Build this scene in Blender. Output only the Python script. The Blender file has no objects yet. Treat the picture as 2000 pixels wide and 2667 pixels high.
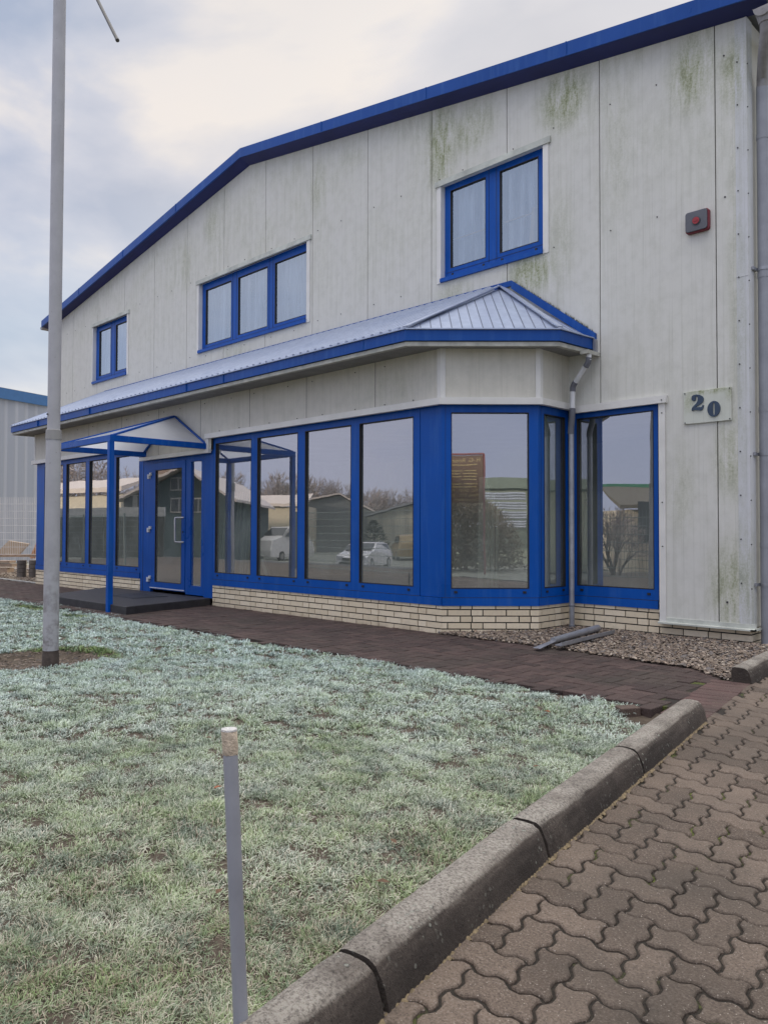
import bpy, math, random
import numpy as np
from mathutils import Vector, Matrix
from mathutils import noise as mnoise
R = math.radians
random.seed(7)
rng = np.random.default_rng(11)
scene = bpy.context.scene
COL = scene.collection

# ------------------------------------------------------------------ camera
cam_d = bpy.data.cameras.new('camera')
cam = bpy.data.objects.new('camera', cam_d)
COL.objects.link(cam)
scene.camera = cam
cam_d.sensor_fit = 'VERTICAL'
cam_d.sensor_height = 24.0
cam_d.lens = 24.0 * 2051.3 / 2667.0
cam_d.clip_start = 0.05
cam_d.clip_end = 1500
pit, yaw, rol = R(1.384), R(45.01), R(0.131)
fwd = Vector((-math.sin(yaw) * math.cos(pit), math.cos(yaw) * math.cos(pit), math.sin(pit)))
rt = Vector((math.cos(yaw), math.sin(yaw), 0))
up = rt.cross(fwd)
r2 = rt * math.cos(rol) + up * math.sin(rol)
u2 = -rt * math.sin(rol) + up * math.cos(rol)
M = Matrix((r2, u2, -fwd)).transposed().to_4x4()
M.translation = Vector((0, 0, 1.10))
cam.matrix_world = M
scene.render.resolution_x = 767
scene.render.resolution_y = 1024

# ------------------------------------------------------------------ sky + sun
SUN_AZ = Vector((-0.50, 0.86, 0)).normalized()      # sun stands low behind the building
SUN_EL = R(13)
w = bpy.data.worlds.new('World')
scene.world = w
w.use_nodes = True
nt = w.node_tree
for n in list(nt.nodes):
    nt.nodes.remove(n)
N = nt.nodes.new
out = N('ShaderNodeOutputWorld')
bg = N('ShaderNodeBackground')
sky = N('ShaderNodeTexSky')
sky.sky_type = 'NISHITA'
sky.sun_disc = False
sky.sun_elevation = SUN_EL
sky.sun_rotation = math.atan2(SUN_AZ.x, SUN_AZ.y)
sky.air_density = 1.0
sky.dust_density = 1.5
tc = N('ShaderNodeTexCoord')
mp = N('ShaderNodeMapping')
mp.inputs['Scale'].default_value = (1.0, 1.0, 2.2)
mp.inputs['Rotation'].default_value = (0.3, 0.2, 0.9)
nt.links.new(tc.outputs['Generated'], mp.inputs['Vector'])
nz = N('ShaderNodeTexNoise')
nz.inputs['Scale'].default_value = 2.1
nz.inputs['Detail'].default_value = 7
nz.inputs['Roughness'].default_value = 0.5
nz.inputs['Distortion'].default_value = 0.35
nt.links.new(mp.outputs[0], nz.inputs['Vector'])
rmp = N('ShaderNodeValToRGB')
rmp.color_ramp.elements[0].position = 0.41
rmp.color_ramp.elements[0].color = (0.33, 0.375, 0.48, 1)
rmp.color_ramp.elements[1].position = 0.58
rmp.color_ramp.elements[1].color = (0.66, 0.62, 0.60, 1)
e = rmp.color_ramp.elements.new(0.50)
e.color = (0.455, 0.475, 0.55, 1)
nt.links.new(nz.outputs['Fac'], rmp.inputs['Fac'])
# warm glow of the thin cloud around the hidden sun
dot = N('ShaderNodeVectorMath')
dot.operation = 'DOT_PRODUCT'
nrm = N('ShaderNodeVectorMath')
nrm.operation = 'NORMALIZE'
nt.links.new(tc.outputs['Generated'], nrm.inputs[0])
nt.links.new(nrm.outputs[0], dot.inputs[0])
dot.inputs[1].default_value = Vector((-0.45, 0.75, 0.33)).normalized()
gl = N('ShaderNodeMapRange')
gl.inputs['From Min'].default_value = 0.80
gl.inputs['From Max'].default_value = 1.0
gl.inputs['To Max'].default_value = 0.45
nt.links.new(dot.outputs['Value'], gl.inputs['Value'])
mx = N('ShaderNodeMix')
mx.data_type = 'RGBA'
nt.links.new(gl.outputs[0], mx.inputs['Factor'])
nt.links.new(rmp.outputs['Color'], mx.inputs['A'])
mx.inputs['B'].default_value = (0.74, 0.67, 0.59, 1)
# cloud cover over the clear sky
skm = N('ShaderNodeVectorMath')
skm.operation = 'SCALE'
skm.inputs['Scale'].default_value = 0.13
nt.links.new(sky.outputs[0], skm.inputs[0])
nz2 = N('ShaderNodeTexNoise')
nz2.inputs['Scale'].default_value = 1.7
nz2.inputs['Detail'].default_value = 5
nt.links.new(mp.outputs[0], nz2.inputs['Vector'])
cov = N('ShaderNodeMapRange')
cov.inputs['From Min'].default_value = 0.35
cov.inputs['From Max'].default_value = 0.6
cov.inputs['To Min'].default_value = 0.70
cov.inputs['To Max'].default_value = 1.0
nt.links.new(nz2.outputs['Fac'], cov.inputs['Value'])
mx2 = N('ShaderNodeMix')
mx2.data_type = 'RGBA'
nt.links.new(cov.outputs[0], mx2.inputs['Factor'])
nt.links.new(skm.outputs[0], mx2.inputs['A'])
nt.links.new(mx.outputs['Result'], mx2.inputs['B'])
# clearer, bluer sky away from the sun, brighter overhead
sx = N('ShaderNodeSeparateXYZ')
nt.links.new(nrm.outputs[0], sx.inputs[0])
sth = N('ShaderNodeMapRange')
sth.inputs['From Min'].default_value = 0.15
sth.inputs['From Max'].default_value = -0.35
sth.inputs['To Max'].default_value = 0.72
nt.links.new(sx.outputs['Y'], sth.inputs['Value'])
mx3 = N('ShaderNodeMix')
mx3.data_type = 'RGBA'
nt.links.new(sth.outputs[0], mx3.inputs['Factor'])
nt.links.new(mx2.outputs['Result'], mx3.inputs['A'])
mx3.inputs['B'].default_value = (0.53, 0.57, 0.76, 1)
zc = N('ShaderNodeMapRange')
zc.inputs['From Min'].default_value = 0.58
zc.inputs['From Max'].default_value = 0.75
zc.inputs['To Max'].default_value = 0.85
nt.links.new(sx.outputs['Z'], zc.inputs['Value'])
mx4 = N('ShaderNodeMix')
mx4.data_type = 'RGBA'
nt.links.new(zc.outputs[0], mx4.inputs['Factor'])
nt.links.new(mx3.outputs['Result'], mx4.inputs['A'])
mx4.inputs['B'].default_value = (0.59, 0.57, 0.545, 1)
nt.links.new(mx4.outputs['Result'], bg.inputs['Color'])
zen = N('ShaderNodeMapRange')
zen.inputs['From Min'].default_value = 0.60
zen.inputs['From Max'].default_value = 0.95
zen.inputs['To Min'].default_value = 1.0
zen.inputs['To Max'].default_value = 4.1
nt.links.new(sx.outputs['Z'], zen.inputs['Value'])
nt.links.new(zen.outputs[0], bg.inputs['Strength'])
nt.links.new(bg.outputs[0], out.inputs['Surface'])

sl = bpy.data.lights.new('sun', 'SUN')
sl.energy = 3.0
sl.angle = R(4)
sl.color = (1.0, 0.86, 0.70)
so = bpy.data.objects.new('sun', sl)
COL.objects.link(so)
sd = SUN_AZ * math.cos(SUN_EL) + Vector((0, 0, math.sin(SUN_EL)))
so.rotation_euler = sd.to_track_quat('Z', 'Y').to_euler()
so.location = (0, 0, 30)
scene.view_settings.view_transform = 'Standard'
scene.view_settings.look = 'None'
scene.view_settings.gamma = 1
scene.view_settings.exposure = 0.40
scene.render.engine = 'CYCLES'
scene.cycles.max_bounces = 8
scene.cycles.transparent_max_bounces = 24

# ------------------------------------------------------------------ helpers
class MB:
    """collects faces, links them as ONE mesh object"""
    def __init__(s):
        s.v = []; s.f = []; s.m = []; s.mi = 0
    def face(s, pts):
        b = len(s.v)
        s.v += [tuple(p) for p in pts]
        s.f.append(tuple(range(b, b + len(pts)))); s.m.append(s.mi)
        return s
    def raw(s, vs, fs):
        b = len(s.v)
        s.v += [tuple(p) for p in vs]
        for f in fs:
            s.f.append(tuple(b + i for i in f)); s.m.append(s.mi)
        return s
    def box(s, x0, x1, y0, y1, z0, z1):
        if x0 > x1: x0, x1 = x1, x0
        if y0 > y1: y0, y1 = y1, y0
        if z0 > z1: z0, z1 = z1, z0
        vs = [(x, y, z) for z in (z0, z1) for x, y in ((x0, y0), (x1, y0), (x1, y1), (x0, y1))]
        return s.raw(vs, [(3, 2, 1, 0), (4, 5, 6, 7), (0, 1, 5, 4), (1, 2, 6, 5), (2, 3, 7, 6), (3, 0, 4, 7)])
    def bar(s, a, b, wd, ht, upv=(0, 0, 1)):
        """rectangular bar from a to b (centre line)"""
        a, b = Vector(a), Vector(b)
        d = (b - a).normalized()
        u = Vector(upv)
        side = d.cross(u)
        if side.length < 1e-4: side = d.cross(Vector((1, 0, 0)))
        side.normalize(); u = side.cross(d).normalized()
        vs = []
        for p in (a, b):
            for i, j in ((-1, -1), (1, -1), (1, 1), (-1, 1)):
                vs.append(p + side * i * wd / 2 + u * j * ht / 2)
        return s.raw(vs, [(0, 1, 2, 3), (7, 6, 5, 4), (0, 4, 5, 1), (1, 5, 6, 2), (2, 6, 7, 3), (3, 7, 4, 0)])
    def tube(s, pts, r, n=14, caps=True, rs=None):
        pts = [Vector(p) for p in pts]
        rs = rs or [r] * len(pts)
        b = len(s.v)
        ref = None
        for i, p in enumerate(pts):
            d = (pts[min(i + 1, len(pts) - 1)] - pts[max(i - 1, 0)]).normalized()
            if ref is None:
                ref = d.cross(Vector((0, 0, 1)))
                if ref.length < 0.05: ref = d.cross(Vector((1, 0, 0)))
            ref = (ref - d * ref.dot(d)).normalized()
            o = d.cross(ref)
            for k in range(n):
                a = 2 * math.pi * k / n
                s.v.append(tuple(p + (ref * math.cos(a) + o * math.sin(a)) * rs[i]))
        for i in range(len(pts) - 1):
            for k in range(n):
                k2 = (k + 1) % n
                s.f.append((b + i * n + k, b + i * n + k2, b + (i + 1) * n + k2, b + (i + 1) * n + k)); s.m.append(s.mi)
        if caps:
            s.f.append(tuple(b + k for k in range(n))[::-1]); s.m.append(s.mi)
            s.f.append(tuple(b + (len(pts) - 1) * n + k for k in range(n))); s.m.append(s.mi)
        return s
    def prism(s, poly, vec):
        """poly (list of 3d points) extruded by vec"""
        vec = Vector(vec)
        n = len(poly)
        vs = [Vector(p) for p in poly] + [Vector(p) + vec for p in poly]
        fs = [tuple(range(n))[::-1], tuple(range(n, 2 * n))]
        for i in range(n):
            j = (i + 1) % n
            fs.append((i, j, n + j, n + i))
        return s.raw(vs, fs)
    def build(s, name, mat, parent=None, smooth=False, bevel=0, fix=False):
        me = bpy.data.meshes.new(name)
        off = Vector((0, 0, 0))
        p = parent
        while p is not None:
            off += p.location; p = p.parent
        me.from_pydata([(v[0] - off.x, v[1] - off.y, v[2] - off.z) for v in s.v], [], s.f)
        mats = mat if isinstance(mat, (list, tuple)) else [mat]
        for m_ in mats: me.materials.append(m_)
        me.polygons.foreach_set('material_index', s.m)
        if fix:
            import bmesh
            bm = bmesh.new(); bm.from_mesh(me)
            bmesh.ops.recalc_face_normals(bm, faces=bm.faces)
            bm.to_mesh(me); bm.free()
        if smooth:
            me.polygons.foreach_set('use_smooth', [True] * len(s.f))
        me.update()
        o = bpy.data.objects.new(name, me)
        COL.objects.link(o)
        if parent: o.parent = parent
        if bevel:
            bv = o.modifiers.new('bevel', 'BEVEL'); bv.width = bevel; bv.segments = 2
            bv.limit_method = 'ANGLE'
        if smooth and not bevel:
            es = o.modifiers.new('split', 'EDGE_SPLIT'); es.split_angle = R(40)
        return o

def tag(o, label=None, cat=None, group=None, kind=None):
    if label: o['label'] = label
    if cat: o['category'] = cat
    if group: o['group'] = group
    if kind: o['kind'] = kind
    return o

def thing(name, loc, label, cat, group=None):
    o = bpy.data.objects.new(name, None)
    o.empty_display_size = 0.2
    o.location = loc
    COL.objects.link(o)
    return tag(o, label, cat, group)

# ------------------------------------------------------------------ materials
def new_mat(name):
    m = bpy.data.materials.new(name)
    m.use_nodes = True
    nt = m.node_tree
    b = nt.nodes['Principled BSDF']
    return m, nt, b

class NT:
    def __init__(s, nt): s.nt = nt
    def n(s, t, **kw):
        nd = s.nt.nodes.new(t)
        for k, v in kw.items(): setattr(nd, k, v)
        return nd
    def l(s, a, b): s.nt.links.new(a, b)
    def pos(s):
        return s.n('ShaderNodeNewGeometry').outputs['Position']
    def noise(s, scale, detail=4, rough=0.5, vec=None, dist=0.0):
        nd = s.n('ShaderNodeTexNoise')
        nd.inputs['Scale'].default_value = scale; nd.inputs['Detail'].default_value = detail
        nd.inputs['Roughness'].default_value = rough; nd.inputs['Distortion'].default_value = dist
        s.l(vec if vec is not None else s.pos(), nd.inputs['Vector'])
        return nd.outputs['Fac']
    def mapv(s, vec, scale=(1, 1, 1), rot=(0, 0, 0), loc=(0, 0, 0)):
        nd = s.n('ShaderNodeMapping')
        nd.inputs['Scale'].default_value = scale; nd.inputs['Rotation'].default_value = rot
        nd.inputs['Location'].default_value = loc
        s.l(vec, nd.inputs['Vector'])
        return nd.outputs[0]
    def rng(s, v, a, b, c=0.0, d=1.0, smooth=False):
        nd = s.n('ShaderNodeMapRange')
        if smooth: nd.interpolation_type = 'SMOOTHSTEP'
        nd.inputs['From Min'].default_value = a; nd.inputs['From Max'].default_value = b
        nd.inputs['To Min'].default_value = c; nd.inputs['To Max'].default_value = d
        s.l(v, nd.inputs['Value'])
        return nd.outputs[0]
    def math(s, op, a, b=None, clamp=False):
        nd = s.n('ShaderNodeMath', operation=op); nd.use_clamp = clamp
        for i, x in enumerate((a, b)):
            if x is None: continue
            if isinstance(x, (int, float)): nd.inputs[i].default_value = x
            else: s.l(x, nd.inputs[i])
        return nd.outputs[0]
    def mix(s, f, a, b):
        nd = s.n('ShaderNodeMix', data_type='RGBA')
        for k, x in (('Factor', f), ('A', a), ('B', b)):
            if isinstance(x, (int, float)): nd.inputs[k].default_value = x
            elif isinstance(x, tuple): nd.inputs[k].default_value = x if len(x) == 4 else (*x, 1)
            else: s.l(x, nd.inputs[k])
        return nd.outputs['Result']
    def bump(s, h, strength, dist, b):
        nd = s.n('ShaderNodeBump')
        nd.inputs['Strength'].default_value = strength; nd.inputs['Distance'].default_value = dist
        s.l(h, nd.inputs['Height'])
        s.l(nd.outputs[0], b.inputs['Normal'])
    def sep(s, v):
        nd = s.n('ShaderNodeSeparateXYZ'); s.l(v, nd.inputs[0]); return nd.outputs

def simple(name, col, rough=0.6, metal=0.0, var=0.12, scale=6.0, bump=0.0, bscale=60.0, spec=0.5):
    m, nt, b = new_mat(name)
    t = NT(nt)
    f = t.noise(scale, 6, 0.6)
    f = t.rng(f, 0.3, 0.7)
    a = tuple(c * (1 - var) for c in col); c2 = tuple(min(1, c * (1 + var)) for c in col)
    t.l(t.mix(f, a, c2), b.inputs['Base Color'])
    b.inputs['Roughness'].default_value = rough
    b.inputs['Metallic'].default_value = metal
    b.inputs['Specular IOR Level'].default_value = spec
    if bump: t.bump(t.noise(bscale, 4, 0.6), bump, 0.01, b)
    return m

def cladding_mat(name, base, blobs):
    """off-white sandwich panel with fine vertical lining, rain streaks and algae where the building has them"""
    m, nt, b = new_mat(name)
    t = NT(nt)
    p = t.pos()
    xyz = t.sep(p)
    # fine lining
    u = t.math('ADD', t.math('MULTIPLY', xyz['X'], 1.0), t.math('MULTIPLY', xyz['Y'], 0.73))
    fr = t.math('FRACT', t.math('MULTIPLY', u, 9.7))
    line = t.math('LESS_THAN', fr, 0.035)
    streakv = t.mapv(p, (26, 26, 0.55))
    st = t.noise(1.0, 5, 0.62, streakv)
    streakv2 = t.mapv(p, (90, 90, 1.6))
    st2 = t.noise(1.0, 4, 0.6, streakv2)
    cloud = t.noise(0.9, 5, 0.55)
    fine = t.noise(7.0, 6, 0.65)
    c = t.mix(t.rng(cloud, 0.3, 0.7), tuple(x * 0.93 for x in base), base)
    c = t.mix(t.rng(fine, 0.45, 0.75, 0, 0.30), c, (0.40, 0.40, 0.35))
    c = t.mix(t.rng(st, 0.52, 0.80, 0, 0.36), c, (0.36, 0.36, 0.29))
    c = t.mix(t.math('MULTIPLY', line, t.rng(st2, 0.40, 0.66, 0.02, 0.34)), c, (0.20, 0.21, 0.18))
    # algae
    mask = t.math('MULTIPLY', t.rng(xyz['Z'], 4.2, 6.6, 0.10, 0.34), t.rng(cloud, 0.40, 0.62))
    for (x0, y0, z0, sx, sz, k) in blobs:
        nd = t.n('ShaderNodeVectorMath', operation='SUBTRACT'); t.l(p, nd.inputs[0]); nd.inputs[1].default_value = (x0, y0, z0)
        md = t.n('ShaderNodeVectorMath', operation='MULTIPLY'); t.l(nd.outputs[0], md.inputs[0]); md.inputs[1].default_value = (1 / sx, 0.4, 1 / sz)
        ln = t.n('ShaderNodeVectorMath', operation='LENGTH'); t.l(md.outputs[0], ln.inputs[0])
        v = t.rng(ln.outputs['Value'], 0.15, 1.25, k, 0.0, True)
        mask = v if mask is None else t.math('MAXIMUM', mask, v)
    if mask is not None:
        av = t.mapv(p, (11, 11, 2.2))
        an = t.noise(1.0, 8, 0.7, av, 0.4)
        an2 = t.noise(55, 4, 0.7)
        aa = t.math('ADD', an, t.math('MULTIPLY', t.math('SUBTRACT', an2, 0.5), 0.5))
        a = t.math('MULTIPLY', mask, t.rng(aa, 0.33, 0.60), True)
        c = t.mix(a, c, t.mix(t.rng(aa, 0.5, 0.75), (0.32, 0.345, 0.19), (0.13, 0.15, 0.07)))
    t.l(c, b.inputs['Base Color'])
    b.inputs['Roughness'].default_value = 0.55
    b.inputs['Specular IOR Level'].default_value = 0.3
    h = t.math('SUBTRACT', t.math('MULTIPLY', fine, 0.10), t.math('MULTIPLY', line, 1.0))
    t.bump(h, 0.35, 0.003, b)
    return m

def blue_mat(name, col, chalk=0.25):
    m, nt, b = new_mat(name)
    t = NT(nt)
    p = t.pos()
    f = t.noise(1.3, 5, 0.6)
    s_ = t.noise(1.0, 5, 0.6, t.mapv(p, (14, 14, 1.2)))
    c = t.mix(t.rng(f, 0.3, 0.7), tuple(x * 0.88 for x in col), tuple(min(1, x * 1.1) for x in col))
    c = t.mix(t.rng(s_, 0.50, 0.80, 0, chalk), c, (0.07, 0.18, 0.44))
    g = t.noise(30, 6, 0.7)
    c = t.mix(t.rng(g, 0.62, 0.8, 0, 0.35), c, (0.05, 0.07, 0.10))
    t.l(c, b.inputs['Base Color'])
    b.inputs['Roughness'].default_value = 0.33
    t.l(t.rng(f, 0.3, 0.7, 0.26, 0.42), b.inputs['Roughness'])
    b.inputs['Specular IOR Level'].default_value = 0.22
    return m

def glass_mat(name, base=0.16, tint=(0.84, 0.90, 0.86), gcol=(0.95, 0.96, 1.0)):
    m = bpy.data.materials.new(name); m.use_nodes = True
    nt = m.node_tree
    for n in list(nt.nodes): nt.nodes.remove(n)
    t = NT(nt)
    o = t.n('ShaderNodeOutputMaterial')
    tr = t.n('ShaderNodeBsdfTransparent'); tr.inputs['Color'].default_value = (*tint, 1)
    gl = t.n('ShaderNodeBsdfGlossy'); gl.inputs['Roughness'].default_value = 0.003
    gl.inputs['Color'].default_value = (*gcol, 1)
    fr = t.n('ShaderNodeFresnel'); fr.inputs['IOR'].default_value = 1.5
    fac = t.math('ADD', t.math('MULTIPLY', fr.outputs[0], 1.8), base, True)
    bp = t.n('ShaderNodeBump'); bp.inputs['Strength'].default_value = 0.30; bp.inputs['Distance'].default_value = 0.004
    t.l(t.noise(1.6, 2, 0.4, t.mapv(t.pos(), (1, 1, 0.6))), bp.inputs['Height'])
    t.l(bp.outputs[0], gl.inputs['Normal'])
    # faint grey-green diffuse film, denser towards the foot of the pane
    df = t.n('ShaderNodeBsdfDiffuse'); df.inputs['Color'].default_value = (0.50, 0.54, 0.50, 1)
    ms = t.n('ShaderNodeMixShader'); t.l(fac, ms.inputs[0]); t.l(tr.outputs[0], ms.inputs[1]); t.l(gl.outputs[0], ms.inputs[2])
    ms2 = t.n('ShaderNodeMixShader')
    z = t.sep(t.pos())['Z']
    hz = t.math('MULTIPLY', t.rng(z, 0.4, 2.2, 0.20, 0.05), t.rng(t.noise(2.2, 4, 0.6), 0.3, 0.7, 0.5, 1.3))
    t.l(hz, ms2.inputs[0])
    t.l(ms.outputs[0], ms2.inputs[1]); t.l(df.outputs[0], ms2.inputs[2])
    t.l(ms2.outputs[0], o.inputs['Surface'])
    return m

MT = {}
MT['clad'] = cladding_mat('gable_panels', (0.665, 0.66, 0.62), [
    (-4.85, 7.735, 6.05, 0.42, 0.45, 1.0), (-6.7, 7.735, 6.15, 0.35, 0.75, 1.0), (-6.2, 7.735, 6.2, 0.5, 0.4, 0.75), (-5.3, 7.735, 4.15, 0.45, 0.35, 0.95),
    (-6.5, 7.735, 4.15, 0.4, 0.25, 0.5), (-3.35, 7.735, 5.75, 0.32, 0.55, 0.9), (-2.95, 7.735, 5.55, 0.2, 0.5, 0.8),
    (-3.0, 7.735, 1.85, 0.22, 0.55, 0.65), (-3.02, 7.735, 0.55, 0.28, 0.6, 0.75), (-3.5, 7.735, 1.5, 0.2, 0.6, 0.35),
    (-12.1, 7.735, 6.6, 0.35, 0.5, 0.55), (-13.0, 7.735, 6.1, 0.25, 0.7, 0.5), (-9.2, 7.735, 6.4, 0.3, 0.6, 0.5),
    (-11.4, 7.735, 4.2, 0.6, 0.25, 0.35), (-4.2, 7.735, 5.3, 0.3, 1.2, 0.3), (-4.9, 7.735, 4.4, 0.25, 0.8, 0.35), (-2.95, 7.735, 3.6, 0.12, 2.5, 0.3)])
MT['clad_low'] = cladding_mat('bay_panels', (0.66, 0.635, 0.57), [(-6.3, 6.4, 2.75, 0.6, 0.3, 0.25)])
MT['trim'] = simple('white_trim', (0.70, 0.69, 0.66), 0.42, 0.0, 0.08, 3.0)
MT['trim_dirty'] = simple('weathered_trim', (0.50, 0.52, 0.47), 0.5, 0.0, 0.25, 5.0)
MT['blue'] = blue_mat('blue_frame_paint', (0.001, 0.075, 0.37), 0.3)
MT['blue_faded'] = blue_mat('blue_fascia_paint', (0.006, 0.065, 0.30), 0.35)
MT['navy'] = simple('navy_soffit', (0.008, 0.014, 0.11), 0.55, 0, 0.2, 2)
MT['gasket'] = simple('black_gasket', (0.012, 0.012, 0.014), 0.6)
MT['glass'] = glass_mat('shop_glass', 0.33)
MT['glass_up'] = glass_mat('upper_glass', 0.32, (0.95, 0.98, 1.0), (0.82, 0.93, 1.0))
MT['steel'] = simple('brushed_steel', (0.55, 0.55, 0.56), 0.3, 0.9, 0.1)
MT['zinc'] = simple('zinc_pipe', (0.34, 0.35, 0.38), 0.42, 0.6, 0.2, 9)
MT['grey_pipe'] = simple('grey_plastic_pipe', (0.27, 0.28, 0.315), 0.3, 0, 0.12)
MT['white_pipe'] = simple('white_plastic_pipe', (0.62, 0.63, 0.65), 0.4, 0, 0.1)
MT['dark_elbow'] = simple('dark_elbow', (0.13, 0.135, 0.16), 0.45, 0, 0.2)
MT['gutter'] = simple('gutter_brown_grey', (0.26, 0.25, 0.255), 0.5, 0.1, 0.2, 12)
MT['eave_strip'] = simple('eave_strip', (0.40, 0.40, 0.36), 0.6, 0, 0.25, 9)
MT['soffit'] = simple('soffit_grey', (0.22, 0.22, 0.22), 0.7, 0, 0.2, 4)
MT['dark'] = simple('dark_gap', (0.02, 0.02, 0.022), 0.9)
MT['screw'] = simple('screw_dark', (0.045, 0.045, 0.05), 0.5, 0.2)
MT['concrete_step'] = simple('dark_step_stone', (0.030, 0.029, 0.033), 0.6, 0, 0.35, 9, 0.3, 120)
MT['room'] = simple('room_grey', (0.50, 0.55, 0.51), 0.8, 0, 0.15, 2)
MT['room_floor'] = simple('room_floor', (0.42, 0.46, 0.42), 0.6, 0, 0.2, 2)
MT['alu'] = simple('pale_profile', (0.80, 0.84, 0.72), 0.5, 0, 0.1)

# roof metal: pale blue-grey, a little frost
def roof_mat():
    m, nt, b = new_mat('bay_roof_metal'); t = NT(nt)
    p = t.pos()
    f = t.noise(9, 6, 0.65); g = t.noise(1.2, 3, 0.5)
    c = t.mix(t.rng(f, 0.3, 0.7), (0.31, 0.365, 0.50), (0.44, 0.50, 0.64))
    c = t.mix(t.rng(g, 0.3, 0.7, 0, 0.35), c, (0.52, 0.56, 0.66))
    t.l(c, b.inputs['Base Color'])
    b.inputs['Roughness'].default_value = 0.42; b.inputs['Metallic'].default_value = 0.35
    return m
MT['roof'] = roof_mat()
MT['lap_shade'] = simple('lap_joint_rib_shade', (0.13, 0.15, 0.21), 0.6)  # corner lap joints, and the shade painted beside the long ribs

# ================================================================== BUILDING
yF, yW = 6.442, 7.775
yc = yW - 0.04                 # gable cladding surface
C1, C2 = Vector((-5.562, 6.442, 0)), Vector((-4.828, 7.175, 0))
XR, XL = -2.83, -18.9
B = thing('warehouse_building', (-11.0, 7.7, 0), 'pale panelled warehouse office with blue framed windows and a glazed shopfront bay', 'building')

def gz(x):                     # underside of verge along the wall
    return 7.302 - 0.1525 * (x + 10.973) if x > -10.973 else 7.302 + 0.1590 * (x + 10.973)

# ---- gable cladding panels with openings
joints = [XL, -17.925, -16.659, -15.414, -14.171, -12.957, -11.734, -10.514, -9.305, -8.079, -6.861, -5.643, -4.396, -3.131, XR]
opens = [(-6.69, -5.125, 4.37, 5.62), (-12.53, -9.44, 4.37, 5.60), (-16.87, -15.29, 4.36, 5.60)]
def wall_bottom(x):            # the bay covers the wall below its roof line
    if x < -4.828: return 2.6
    if x < -3.735: return 2.496
    return 0.19
def gable_sheet(y, gap, mb):
    for i in range(len(joints) - 1):
        a, b = joints[i] + gap / 2, joints[i + 1] - gap / 2
        brk = sorted(set([a, b] + [x for o in opens for x in o[:2] if a < x < b] + [x for x in (-10.973, -4.828, -3.735) if a < x < b]))
        for x0, x1 in zip(brk[:-1], brk[1:]):
            xm = (x0 + x1) / 2
            zs = [wall_bottom(xm)]
            cuts = [(o[2], o[3]) for o in opens if o[0] < xm < o[1]]
            for c0, c1 in cuts:
                mb.face([(x0, y, zs[-1]), (x1, y, zs[-1]), (x1, y, c0), (x0, y, c0)])
                zs.append(c1)
            mb.face([(x0, y, zs[-1]), (x1, y, zs[-1]), (x1, y, gz(x1)), (x0, y, gz(x0))])
mb = MB(); gable_sheet(yc, 0.011, mb)
for j in joints[1:-1]:         # the folded edges of each panel
    for sgn in (-1, 1):
        x = j + sgn * 0.0055
        z0 = wall_bottom(x) 
        segs = [(z0, gz(x))]
        for o in opens:
            if o[0] < x < o[1]: segs = [(z0, o[2]), (o[3], gz(x))]
        for a, b in segs:
            mb.face([(x, yc, a), (x, yc + 0.02, a), (x, yc + 0.02, b), (x, yc, b)])
gable = mb.build('gable_wall', MT['clad'], B)
mb = MB(); gable_sheet(yc + 0.02, -0.001, mb)
mb.build('wall_core', MT['dark'], B)
# side and rear walls, roof
mb = MB()
zr, zl = gz(XR), gz(XL)
mb.face([(XR, yc, 0.19), (XR, 26, 0.19), (XR, 26, zr), (XR, yc, zr)])
mb.face([(XL, 26, 0), (XL, yc, 0), (XL, yc, zl), (XL, 26, zl)])
mb.face([(XR, 26, 0), (XL, 26, 0), (XL, 26, zl), (-10.973, 26, 7.3), (XR, 26, zr)])
mb.build('side_wall', MT['clad_low'], B)
mb = MB()
yv = yc - 0.2
mb.face([(-2.55, yv, 6.13), (-2.55, 26, 6.13), (-10.98, 26, 7.46), (-10.98, yv, 7.46)])
mb.face([(-10.98, yv, 7.46), (-10.98, 26, 7.46), (-19.3, 26, 6.12), (-19.3, yv, 6.12)])
mb.build('main_roof', simple('main_roof_sheet', (0.35, 0.37, 0.42), 0.5), B)
# verge: upright face, sloping underside, cover seams
def vz(x):                     # lower edge of the upright face
    return 7.375 - 0.1552 * (x + 10.98) if x > -10.98 else 7.375 + 0.1640 * (x + 10.98)
for a, b, nm in ((-2.60, -10.98, 'r'), (-10.98, -19.28, 'l')):
    mb = MB()
    xs = [a, b]
    P = lambda x, y, dz: (x, y, vz(x) + dz)
    mb.prism([P(a, yv, 0), P(b, yv, 0), P(b, yv, 0.155), P(a, yv, 0.155)], (0, 0.03, 0))
    mb.prism([P(a, yv - 0.006, -0.004), P(b, yv - 0.006, -0.004), P(b, yv - 0.006, 0.006), P(a, yv - 0.006, 0.006)], (0, 0.008, 0))
    vf = mb.build('verge_fascia', MT['blue_faded'], B, fix=True)
    n = 4
    for k in range(1, n):      # joints of the cover strips
        x = a + (b - a) * k / n
        mb = MB()
        mb.prism([P(x, yv - 0.008, -0.002), P(x + 0.012, yv - 0.008, -0.002), P(x + 0.012, yv - 0.008, 0.157), P(x, yv - 0.008, 0.157)], (0, 0.008, 0))
        mb.build('cover_joint', MT['blue_faded'], vf, fix=True)
    mb = MB()
    a2, b2 = (a, b)
    mb.face([(a2, yv + 0.003, vz(a2) + 0.004), (a2, yc + 0.01, gz(a2) + 0.0), (b2, yc + 0.01, gz(b2) + 0.0), (b2, yv + 0.003, vz(b2) + 0.004)])
    mb.build('verge_soffit', MT['navy'], B)

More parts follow.
